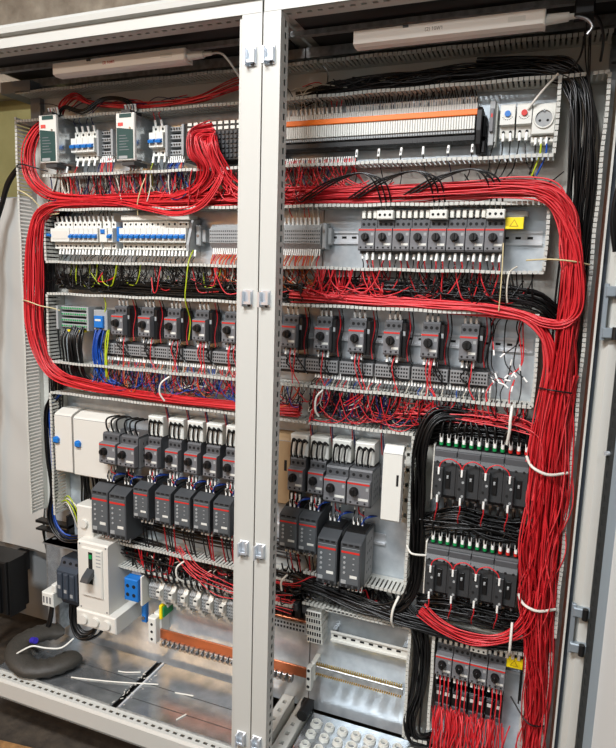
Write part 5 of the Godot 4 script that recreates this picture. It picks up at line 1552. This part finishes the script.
	for k in 9:
		var x := rf(-0.125, -0.03)
		var y := rf(1.26, 1.36)
		var P := PackedVector3Array([vec(x + rf(-0.03, 0.03), 1.43, 0.05), vec(x, 1.40, 0.04), vec(x + rf(-0.02, 0.02), y + 0.03, 0.035), vec(x + rf(-0.03, 0.03), y, 0.045)])
		var w := wire(t, P, 0.0016, [M.w_red, M.w_black, M.w_black][k % 3])
		var f := obj("ferrule", ferrule_up, M.ferrule, w)
		f.position = P[3]
		f.quaternion = Quaternion(Vector3.UP, (P[3] - P[2]).normalized())
	for k in 6:
		var x := -0.135 + 0.018 * k
		var P := PackedVector3Array([vec(x, 1.205, 0.06), vec(x + rf(-0.01, 0.01), 1.235, 0.05), vec(x + rf(-0.03, 0.03), 1.27, 0.045), vec(x + rf(-0.05, 0.05), rf(1.25, 1.31), 0.05)])
		var w := wire(t, P, 0.0016, [M.w_black, M.w_red, M.w_black][k % 3])
		var f := obj("ferrule", ferrule_up, M.ferrule, w)
		f.position = P[3]
		f.quaternion = Quaternion(Vector3.UP, (P[3] - P[2]).normalized())
	# soft-starter row
	t = bunch("wire_group", "black arched leads from the white feeder blocks to the starters of the wide bay", 123)
	for c in [-1.101, -1.027, -0.959, -0.893, -0.826]:
		arches(t, c, 1.052, 0.066, 0.998, 0.06, 0.016)
	for c in [-1.247, -1.176]:
		arches(t, c, 1.045, 0.03, 1.000, 0.075, 0.02)
	t = bunch("wire_group", "black arched leads from the white feeder blocks to the starters of the narrow bay", 124)
	for c in [-0.618, -0.557, -0.492, -0.4255]:
		arches(t, c, 1.052, 0.066, 0.998, 0.065, 0.016)
	t = bunch("wire_group", "blue and black leads between starters and soft starters of the wide bay", 125)
	for c in [-1.262, -1.194, -1.105, -1.031, -0.963, -0.897, -0.830]:
		link(t, c, 0.895, 0.845 if c < -1.15 else 0.865)
	t = bunch("wire_group", "blue and black leads between starters and soft starters of the narrow bay", 126)
	for c in [-0.622, -0.561, -0.50, -0.432]:
		link(t, c, 0.895, 0.845 if c > -0.53 else 0.865)
	t = bunch("wire_group", "dark red and black leads hanging below the soft starters of the wide bay", 127)
	for c in [-1.276, -1.207, -1.120, -1.040, -0.971, -0.904, -0.836]:
		var y := 0.66 if c < -1.15 else 0.738
		leads(t, span_x(c, 0.012, 4), y, 0.08, -1, 0.63, [M.w_black, M.w_red2, M.w_black], 0.08, 0.05, 0.0022, 0.002)
	t = bunch("wire_group", "dark red and black leads hanging below the soft starters of the narrow bay", 128)
	for c in [-0.623, -0.565, -0.499, -0.431]:
		var y := 0.66 if c > -0.53 else 0.738
		leads(t, span_x(c, 0.012, 4), y, 0.08, -1, 0.655, [M.w_black, M.w_red2, M.w_black], 0.08, 0.05, 0.0022, 0.002)
	t = bunch("wire_group", "red leads dropping behind the white feeder blocks", 129)
	for c in [-1.07, -0.995, -0.93, -0.864, -0.59, -0.53, -0.467, -0.385]:
		for k in 2:
			wire(t, PackedVector3Array([vec(c + k * 0.006, 1.12, 0.06), vec(c + k * 0.005, 1.08, 0.05), vec(c + k * 0.006, 1.03, 0.03)]), 0.0019, M.w_red2 if k == 0 else M.w_navy)
	t = bunch("wire_tangle", "dark tangled wires in the duct under the seven soft starters", 130)
	tangle(t, -1.20, -0.62, 0.52, 0.63, 110, [M.w_black, M.w_black, M.w_black, M.w_red2], 0.0021, 0.02, 0.08, 0.12)
	t = bunch("wire_tangle", "dark tangled cables in the duct under the four soft starters", 131)
	tangle(t, -0.70, -0.30, 0.58, 0.655, 50, BLK, 0.0026, 0.02, 0.08, 0.16)
	# contactors
	for r in 2:
		var y := 1.083 if r == 0 else 0.816
		t = bunch("wire_group", "black arched cables with green and red tips over the %s contactor row" % ("upper" if r == 0 else "lower"), 132 + r)
		for k in 12:
			var c := (-0.222 if r == 0 else -0.227) + 0.019 * k
			var dx := rf(-0.03, 0.03)
			var w := wire(t, PackedVector3Array([vec(c, y - 0.004, 0.06), vec(c, y + 0.024, 0.068), vec(c + dx * 0.2, y + 0.055, 0.075), vec(c + dx, y + 0.075, 0.062), vec(c + dx * 1.6, y + 0.055, 0.03)]), 0.0034, M.w_black)
			var f := obj("tip", ferrule_up, M.green if k < 9 else M.red, w)
			f.position = vec(c, y + 0.006, 0.064)
			f.scale = Vector3(2.3, 0.75, 2.3)
			var g := obj("ferrule", ferrule_up, M.ferrule, w)
			g.position = vec(c, y + 0.016, 0.067)
			g.scale = Vector3(1.9, 1.5, 1.9)
			if k % 2 == 0:
				var hh := obj("ferrule", ferrule_up, M.ferrule, w)
				hh.position = vec(c + 0.008, y + 0.032, 0.035)
				hh.rotation.z = rf(0.4, 1.4)
				hh.scale = Vector3(1.5, 1.0, 1.5)
		var t2 := bunch("wire_group", "red jumper wires arching along the %s contactor row" % ("upper" if r == 0 else "lower"), 142 + r)
		var x0 := -0.218 if r == 0 else -0.223
		var yy := y - 0.045
		for k in 3:
			var a := x0 + 0.0575 * k
			wire(t2, PackedVector3Array([vec(a, yy - 0.004, 0.106), vec(a + 0.006, yy + 0.016, 0.107), vec(a + 0.028, yy + 0.026, 0.107), vec(a + 0.051, yy + 0.014, 0.107), vec(a + 0.0575, yy - 0.004, 0.106)]), 0.0016, M.w_red)
		for k in 4:
			var a := x0 + 0.0575 * k
			var f := obj("ferrule", ferrule_up, M.ferrule, t2)
			f.position = vec(a, yy - 0.014, 0.107)
			f.scale = Vector3(1.2, 1.3, 1.2)
			var f2 := obj("ferrule", ferrule_up, M.ferrule, t2)
			f2.position = vec(a, yy - 0.088, 0.107)
			f2.scale = Vector3(1.2, 1.3, 1.2)
			wire(t2, PackedVector3Array([vec(a, yy - 0.085, 0.107), vec(a + 0.001, yy - 0.105, 0.105), vec(a - 0.004, yy - 0.13, 0.095), vec(a + rf(-0.01, 0.01), yy - 0.15, 0.08)]), 0.0016, M.w_red)
		var t3 := bunch("wire_group", "black cables with white sleeves leaving the bottom of the %s contactor row" % ("upper" if r == 0 else "lower"), 152 + r)
		for k in 12:
			var c := (-0.222 if r == 0 else -0.227) + 0.019 * k
			var w := wire(t3, PackedVector3Array([vec(c, y - 0.14, 0.045), vec(c, y - 0.165, 0.055), vec(c + rf(-0.01, 0.01), y - 0.19, 0.045), vec(c + rf(-0.03, 0.03), y - 0.21, 0.03)]), 0.0032, M.w_black)
			var g := obj("ferrule", ferrule_up, M.grey_light, w)
			g.position = vec(c, y - 0.153, 0.05)
			g.scale = Vector3(1.6, 0.9, 1.6)
	# lowest row
	t = bunch("wire_group", "white-ferruled leads under the four lowest motor starters", 160)
	for k in 4:
		var c := -0.1765 + 0.0455 * k
		leads(t, span_x(c, 0.0105, 4), 0.448, 0.06, -1, 0.415, BLK, 0.01, 0.02, 0.0016)
		for j in 3:
			var x := c - 0.008 + j * 0.011
			wire(t, PackedVector3Array([vec(x, 0.448, 0.066), vec(x + 0.003, 0.42, 0.078), vec(x + 0.002, 0.37, 0.075), vec(x + rf(-0.004, 0.008), 0.335, 0.07), vec(x, 0.30, 0.075)]), 0.0017, M.w_red)
	t = bunch("wire_group", "ferruled leads along the top of the low grey terminal row", 161)
	leads(t, span_x(-0.965, 0.0085, 40), 0.512, 0.045, 1, 0.55, [M.w_black, M.w_black, M.w_white], 0.1, 0.06, 0.0017, 0.002)
	for k in 14:
		var x := -1.13 + 0.021 * k
		wire(t, PackedVector3Array([vec(x, 0.515, 0.06), vec(x + 0.004, 0.545, 0.085), vec(x - 0.01, 0.575, 0.075), vec(x - 0.03, 0.58, 0.05)]), 0.0034, M.w_black)
	t = bunch("wire_group", "black cables rising from the dark lever terminals", 162)
	leads(t, span_x(-0.64, 0.0142, 9), 0.56, 0.04, 1, 0.58, BLK, 0.08, 0.05, 0.003, 0.002, false)

# black hooks from a feeder block down onto a starter
func arches(t: Node3D, c: float, y0: float, z0: float, y1: float, z1: float, w: float) -> void:
	for k in 3:
		var x := c + (k - 1) * w
		var W := wire(t, PackedVector3Array([vec(x + 0.010, y0 - 0.006, z0), vec(x + 0.008, y0 + 0.002, z0 + 0.010), vec(x + 0.002, y0 + 0.002, z1 + 0.014), vec(x - 0.003, y1 + 0.02, z1 + 0.012), vec(x - 0.003, y1, z1)]), 0.0029, M.w_black)
		var f := obj("ferrule", ferrule_up, M.ferrule, W)
		f.position = vec(x - 0.003, y1 - 0.003, z1)
		f.scale = Vector3(1.2, 1.1, 1.2)

# leads from the bottom of a starter to the top of the soft starter below it
func link(t: Node3D, c: float, y0: float, y1: float) -> void:
	for k in 3:
		var x := c + (k - 1) * 0.0125
		var W := wire(t, PackedVector3Array([vec(x, y0, 0.06), vec(x, y0 - 0.022, 0.072), vec(x + 0.003, y1 + 0.012, 0.085), vec(x + 0.002, y1 - 0.008, 0.08)]), 0.0023, M.w_black)
		var f := obj("ferrule", ferrule_up, M.ferrule, W)
		f.position = vec(x, y0 - 0.016, 0.071)
		f.scale = Vector3(1.2, 1.2, 1.2)
		var g := obj("ferrule", ferrule_up, M.ferrule, W)
		g.position = vec(x + 0.002, y1 - 0.004, 0.083)
		g.scale = Vector3(1.2, 1.4, 1.2)
	for k in 2:
		wire(t, PackedVector3Array([vec(c + 0.012 + k * 0.006, y1 - 0.004, 0.085), vec(c + 0.022, y1 + 0.016, 0.092), vec(c + 0.035, y1 + 0.022 + k * 0.004, 0.085), vec(c + 0.048, y1 + 0.018, 0.06)]), 0.0018, M.w_blue if k == 0 else M.w_navy)
	wire(t, PackedVector3Array([vec(c - 0.004, y0, 0.065), vec(c + 0.004, y0 - 0.02, 0.085), vec(c + 0.018, y0 - 0.03, 0.08)]), 0.0018, M.w_red2)

func make_ties() -> void:
	tie("white cable tie strapped across the widest red loom beside the eight starters", PackedVector3Array([vec(-0.05, 1.56, 0.09), vec(0.0, 1.562, 0.12), vec(0.05, 1.558, 0.124), vec(0.085, 1.552, 0.10)]), M.w_cream, 0.002)
	tie("white strap around the red loom beside the upper contactor row", PackedVector3Array([vec(-0.012, 1.088, 0.08), vec(0.003, 1.072, 0.112), vec(0.04, 1.060, 0.118), vec(0.082, 1.064, 0.095)]), M.cable_tie, 0.0038)
	tie("white strap around the red loom beside the lower contactor row", PackedVector3Array([vec(-0.004, 0.728, 0.075), vec(0.012, 0.717, 0.106), vec(0.045, 0.710, 0.112), vec(0.085, 0.713, 0.09)]), M.cable_tie, 0.0038)
	tie("black strap across the red loom below the loose-wire bay", PackedVector3Array([vec(0.0, 1.262, 0.09), vec(0.03, 1.262, 0.112), vec(0.075, 1.258, 0.105)]), M.black, 0.002)
	tie("black strap across the red loom near the lowest warning label", PackedVector3Array([vec(0.0, 0.43, 0.06), vec(0.045, 0.40, 0.105), vec(0.085, 0.392, 0.09)]), M.black, 0.002)
	tie("white strap hanging in the duct above the contactors", PackedVector3Array([vec(-0.055, 1.21, 0.085), vec(-0.056, 1.18, 0.1), vec(-0.056, 1.15, 0.1), vec(-0.06, 1.115, 0.09)]), M.cable_tie, 0.004)
	tie("curved white strap in the duct above the larger starters, narrow bay", PackedVector3Array([vec(-0.545, 1.205, 0.085), vec(-0.56, 1.185, 0.095), vec(-0.562, 1.15, 0.095), vec(-0.555, 1.13, 0.085)]), M.cable_tie, 0.003)
	tie("curved white strap in the duct above the small starters, wide bay", PackedVector3Array([vec(-1.035, 1.20, 0.085), vec(-1.055, 1.18, 0.1), vec(-1.06, 1.15, 0.1), vec(-1.05, 1.125, 0.09)]), M.cable_tie, 0.003)
	tie("curved white strap in the duct under the soft starters, wide bay", PackedVector3Array([vec(-0.985, 0.62, 0.085), vec(-1.005, 0.60, 0.095), vec(-1.005, 0.57, 0.095), vec(-0.995, 0.55, 0.08)]), M.cable_tie, 0.003)
	tie("curved white strap in the duct under the soft starters, narrow bay", PackedVector3Array([vec(-0.635, 0.65, 0.085), vec(-0.65, 0.63, 0.095), vec(-0.65, 0.60, 0.09)]), M.cable_tie, 0.003)
	tie("white strap standing in front of the black cables above the empty bright rail", PackedVector3Array([vec(-0.305, 0.66, 0.09), vec(-0.315, 0.63, 0.108), vec(-0.318, 0.595, 0.108), vec(-0.316, 0.565, 0.085)]), M.cable_tie, 0.0036)
	tie("white strap below the lower contactors beside the red sweep", PackedVector3Array([vec(-0.012, 0.66, 0.10), vec(-0.012, 0.63, 0.115), vec(-0.012, 0.59, 0.115), vec(-0.012, 0.565, 0.09)]), M.cable_tie, 0.0036)
	tie("white strap round the black cables beside the narrow tall white box", PackedVector3Array([vec(-0.292, 0.805, 0.085), vec(-0.275, 0.795, 0.105), vec(-0.24, 0.79, 0.09)]), M.cable_tie, 0.003)
	tie("cream cord tied across the red loom beside the white breakers", PackedVector3Array([vec(-1.60, 1.745, 0.082), vec(-1.56, 1.748, 0.115), vec(-1.52, 1.725, 0.108), vec(-1.50, 1.694, 0.09), vec(-1.48, 1.68, 0.08), vec(-1.45, 1.683, 0.07)]), M.w_cream, 0.002)
	tie("cream cord tied across the red loom beside the four-tier green screw block", PackedVector3Array([vec(-1.60, 1.405, 0.082), vec(-1.55, 1.406, 0.115), vec(-1.51, 1.392, 0.1), vec(-1.48, 1.385, 0.08), vec(-1.46, 1.378, 0.07)]), M.w_cream, 0.002)
	tie("black strap across the narrow red arc beside the first power supply", PackedVector3Array([vec(-1.605, 1.83, 0.082), vec(-1.56, 1.83, 0.105), vec(-1.51, 1.818, 0.095), vec(-1.48, 1.81, 0.08)]), M.black, 0.0022)
	tie("white cord stretched from the socket up to the shaded duct corner", PackedVector3Array([vec(-0.075, 1.905, 0.06), vec(-0.045, 1.94, 0.075), vec(-0.015, 1.97, 0.085)]), M.cable_tie, 0.0028)
	tie("white strap sticking out of the duct beside the yellow warning label", PackedVector3Array([vec(-0.07, 1.545, 0.085), vec(-0.085, 1.53, 0.1), vec(-0.088, 1.49, 0.1), vec(-0.085, 1.46, 0.09)]), M.w_white, 0.002)
	tie("yellow wire hanging straight from the last of the eight starters", PackedVector3Array([vec(-0.105, 1.60, 0.082), vec(-0.103, 1.55, 0.09), vec(-0.102, 1.49, 0.098), vec(-0.103, 1.44, 0.095)]), M.w_cream, 0.0015)
# ------------------------------------------------------------------ things around the cabinet
func make_surroundings() -> void:
	# plastic-wrapped panel standing beyond the open end of the cabinet
	var t := thing("wrapped_panel", "tall pale panel wrapped in creased plastic sheet beyond the open cabinet end", "panel")
	var s := Sh.new()
	var nx := 12
	var ny := 16
	rng.seed = 7
	var g := []
	for j in ny + 1:
		var row := []
		for i in nx + 1:
			var x := lerpf(-2.6, -1.735, float(i) / nx)
			var y := lerpf(0.42, 1.76, float(j) / ny)
			row.append(vec(x + rf(-0.01, 0.01), y, -0.12 + rf(-0.008, 0.008) + 0.012 * sin(y * 5.0 + x * 4.0)))
		g.append(row)
	for j in ny + 1:
		for i in nx + 1:
			var dx: Vector3 = g[j][mini(i + 1, nx)] - g[j][maxi(i - 1, 0)]
			var dy: Vector3 = g[mini(j + 1, ny)][i] - g[maxi(j - 1, 0)][i]
			s.V.append(g[j][i])
			s.N.append(dx.cross(dy).normalized())
	for j in ny:
		for i in nx:
			var k := j * (nx + 1) + i
			s.I.append_array(PackedInt32Array([k, k + nx + 1, k + 1, k + 1, k + nx + 1, k + nx + 2]))
	obj("plastic_sheet", s, M.sheet, t)
	obj("panel", Sh.new().box(-2.6, -1.68, 0.1, 1.77, -0.3, -0.15), M.plaster, t)
	obj("edge", Sh.new().box(-1.735, -1.655, 0.53, 1.77, -0.15, -0.12), M.grey_light, t)
	obj("lower_sheet", Sh.new().box(-1.75, -1.56, 0.12, 0.60, -0.14, -0.125), M.sheet, t)
	# black slotted block hanging at the low edge
	var b := thing("slotted_block", "black ribbed plastic block hanging at the low corner beside the cream switch", "block", vec(-1.785, 0.285, 0.02))
	obj("body", Sh.new().box(-0.10, 0.09, 0.0, 0.20, 0.0, 0.10, 0.004), M.black, b)
	for k in 4:
		obj("rib", Sh.new().box(-0.09 + 0.045 * k, -0.065 + 0.045 * k, 0.01, 0.18, 0.1, 0.112, 0.002), M.black, b)
	obj("mounting_arm", Sh.new().box(-0.095, -0.05, 0.04, 0.12, -0.145, 0.0), M.black, b)
	obj("side_plate", Sh.new().box(0.09, 0.096, -0.01, 0.2, 0.02, 0.09, 0.001), M.black, b)
	var wp := thing("white_panel_piece", "small pale plate behind the black ribbed block", "plate")
	obj("plate", Sh.new().box(-1.63, -1.555, 0.35, 0.53, -0.02, 0.0, 0.004), M.zinc_dull, wp)
	var bc := thing("bracket_bar", "black horizontal bar behind the black ribbed block", "bracket")
	var bar := Sh.new()
	bar.box(-1.64, -1.49, 0.612, 0.622, 0.0, 0.03, 0.001)
	bar.box(-1.64, -1.49, 0.585, 0.592, 0.0, 0.03, 0.001)
	bar.box(-1.50, -1.49, 0.55, 0.66, 0.0, 0.03, 0.001)
	obj("bar", bar, M.black, bc)
	var zb := thing("foot_bracket", "zinc perforated foot plates left of the cream switch disconnector", "bracket")
	var z := Sh.new()
	z.perf(vec(-1.54, 0.585, 0.1), Vector3.RIGHT, Vector3.FORWARD, Vector3.UP, 0.15, 0.08, 0.03, 0.014, 0.012, 0.003)
	z.box(-1.54, -1.39, 0.58, 0.585, 0.02, 0.1)
	obj("plate", z, M.zinc_dull, zb)
	# folded rubber sleeve with a white wire on the floor plate
	var r := thing("rubber_sleeve", "folded dark rubber sleeve with white wire and blue tip on the zinc floor", "sleeve")
	var body := Sh.new()
	var P := spline(PackedVector3Array([vec(-1.50, 0.236, 0.055), vec(-1.535, 0.248, 0.09), vec(-1.56, 0.252, 0.14), vec(-1.566, 0.247, 0.19), vec(-1.53, 0.236, 0.232), vec(-1.47, 0.224, 0.245), vec(-1.415, 0.222, 0.215), vec(-1.385, 0.224, 0.165), vec(-1.39, 0.222, 0.125)]), 7)
	flat_sleeve(body, P, 0.040, 0.024)
	obj("sleeve", body, M.rubber, r)
	obj("white_wire", Sh.new().tube(spline(PackedVector3Array([vec(-1.535, 0.25, 0.245), vec(-1.50, 0.275, 0.235), vec(-1.475, 0.285, 0.22), vec(-1.44, 0.275, 0.20), vec(-1.40, 0.272, 0.175), vec(-1.375, 0.295, 0.145)]), 6), 0.0028, 6), M.white, r)
	obj("lug", Sh.new().cyl(vec(-1.542, 0.244, 0.243), vec(0.0, 0.004, 0.006), 0.010, 12, 0.010, 0.005), M.chrome, r)
	obj("blue_tip", Sh.new().cyl(vec(-1.495, 0.292, 0.205), vec(0.02, 0.006, 0.004), 0.010, 12), M.purple, r)
	# stray offcuts on the floor plates
	var cuts := [[vec(-1.34, 0.198, 0.20), vec(-1.20, 0.199, 0.165), vec(-1.06, 0.2, 0.12)], [vec(-1.15, 0.199, 0.09), vec(-1.19, 0.2, 0.11), vec(-1.22, 0.199, 0.115)], [vec(-0.99, 0.198, 0.13), vec(-0.93, 0.198, 0.12)], [vec(-0.92, 0.198, 0.23), vec(-0.905, 0.199, 0.20)]]
	var cl := ["long white cable-tie tail lying across the zinc floor plate", "short white cable-tie tail near the groove of the floor plates", "faint grey wire scrap on the tan-reflecting floor plate", "small white scrap at the front corner of the floor plate"]
	for k in 4:
		var o := obj("offcut", Sh.new().tube(spline(PackedVector3Array(cuts[k]), 5), 0.0022, 5), M.cable_tie)
		tag(o, cl[k], "offcut")
	rng.seed = 99
	var sh := thing("scraps", "tiny white insulation scraps scattered along the groove of the floor plates", "scraps")
	var sc := Sh.new()
	for k in 34:
		var x := -1.12 + rf(-0.02, 0.03)
		var zz := rf(0.08, 0.25)
		sc.tube(PackedVector3Array([vec(x, 0.2, zz), vec(x + rf(-0.008, 0.008), 0.202, zz + rf(-0.008, 0.008))]), 0.0013, 4)
	stuff(obj("scrap_pieces", sc, M.cable_tie, sh))
	# black coupling between the two bays
	var bk := thing("coupling", "black plastic coupling on the rails between the two bays", "coupling")
	var kk := Sh.new()
	kk.cyl(vec(-0.575, 0.215, 0.03), vec(0.0, 0.0, 0.06), 0.017, 14)
	kk.box(-0.596, -0.562, 0.195, 0.225, 0.02, 0.05, 0.003)
	obj("body", kk, M.black, bk)
	# timbers under the cabinet
	var tm := [[-1.95, -1.25, 0.0, 0.05, 0.42, 0.12, 0.12, "rough timber lying under the low front corner of the cabinet"], [-1.3, -1.2, 0.0, 0.10, -0.3, 0.6, 0.5, "dark timber slanting under the cabinet's front rail"]]
	for q in tm:
		var o := thing("timber", q[7], "timber", vec(q[0], 0, q[4]))
		o.rotation.y = q[6]
		obj("beam", Sh.new().box(0, q[1] - q[0], q[2], q[3], 0, q[5], 0.004), M.timber, o)
	var leg := thing("black_stand", "black steel stand under the low front corner of the cabinet", "stand")
	obj("leg", Sh.new().box(-1.60, -1.54, 0.0, 0.13, 0.1, 0.16, 0.002), M.black, leg)
	obj("crossbar", Sh.new().box(-1.60, -0.3, 0.09, 0.13, 0.02, 0.06, 0.002), M.black, leg)
	# white stay bar of the open door
	var st := thing("door_stay", "white square stay bar crossing beside the black cord at the door post", "bar")
	obj("bar", Sh.new().box(0.105, 0.42, 1.795, 1.822, 0.335, 0.36, 0.003), M.door_paint, st)

# a flattened tube along P
func flat_sleeve(s: Sh, P: PackedVector3Array, w: float, h: float) -> void:
	var n := P.size()
	var sides := 14
	var base := s.V.size()
	for k in n:
		var t := (P[mini(k + 1, n - 1)] - P[maxi(k - 1, 0)]).normalized()
		var u := t.cross(Vector3.UP).normalized()
		var v := u.cross(t).normalized()
		var e := float(k) / (n - 1)
		var f := minf(1.0, minf(e, 1.0 - e) * 9.0 + 0.35)
		for j in sides:
			var a := TAU * j / sides
			var d := u * cos(a) * w * f + v * sin(a) * h * f * (1.0 + 0.12 * sin(k * 1.7 + j))
			s.V.append(P[k] + d)
			s.N.append((u * cos(a) / w + v * sin(a) / h).normalized())
	for k in n - 1:
		for j in sides:
			var a := base + k * sides + j
			var b := base + k * sides + (j + 1) % sides
			if (s.V[b] - s.V[a]).cross(s.V[a + sides] - s.V[a]).dot(s.N[a]) > 0.0:
				s.I.append_array(PackedInt32Array([a, a + sides, b, b, a + sides, b + sides]))
			else:
				s.I.append_array(PackedInt32Array([a, b, a + sides, b, b + sides, a + sides]))
	for e in [0, n - 1]:
		var c: Vector3 = P[e]
		var m := (P[0] - P[1]).normalized() if e == 0 else (P[n - 1] - P[n - 2]).normalized()
		for j in sides:
			s.tri(c, s.V[base + e * sides + j], s.V[base + e * sides + (j + 1) % sides], m)

func _ready() -> void:
	make_materials()
	make_view()
	make_room()
	make_cabinet()
	make_ducts()
	make_rails()
	make_row_supplies()
	make_row_relays()
	make_row_breakers()
	make_row_eight()
	make_row_single()
	make_row_soft()
	make_contactors()
	make_row_lowest()
	make_bottom_left()
	make_lights()
	make_looms()
	make_leads()
	make_ties()
	make_surroundings()
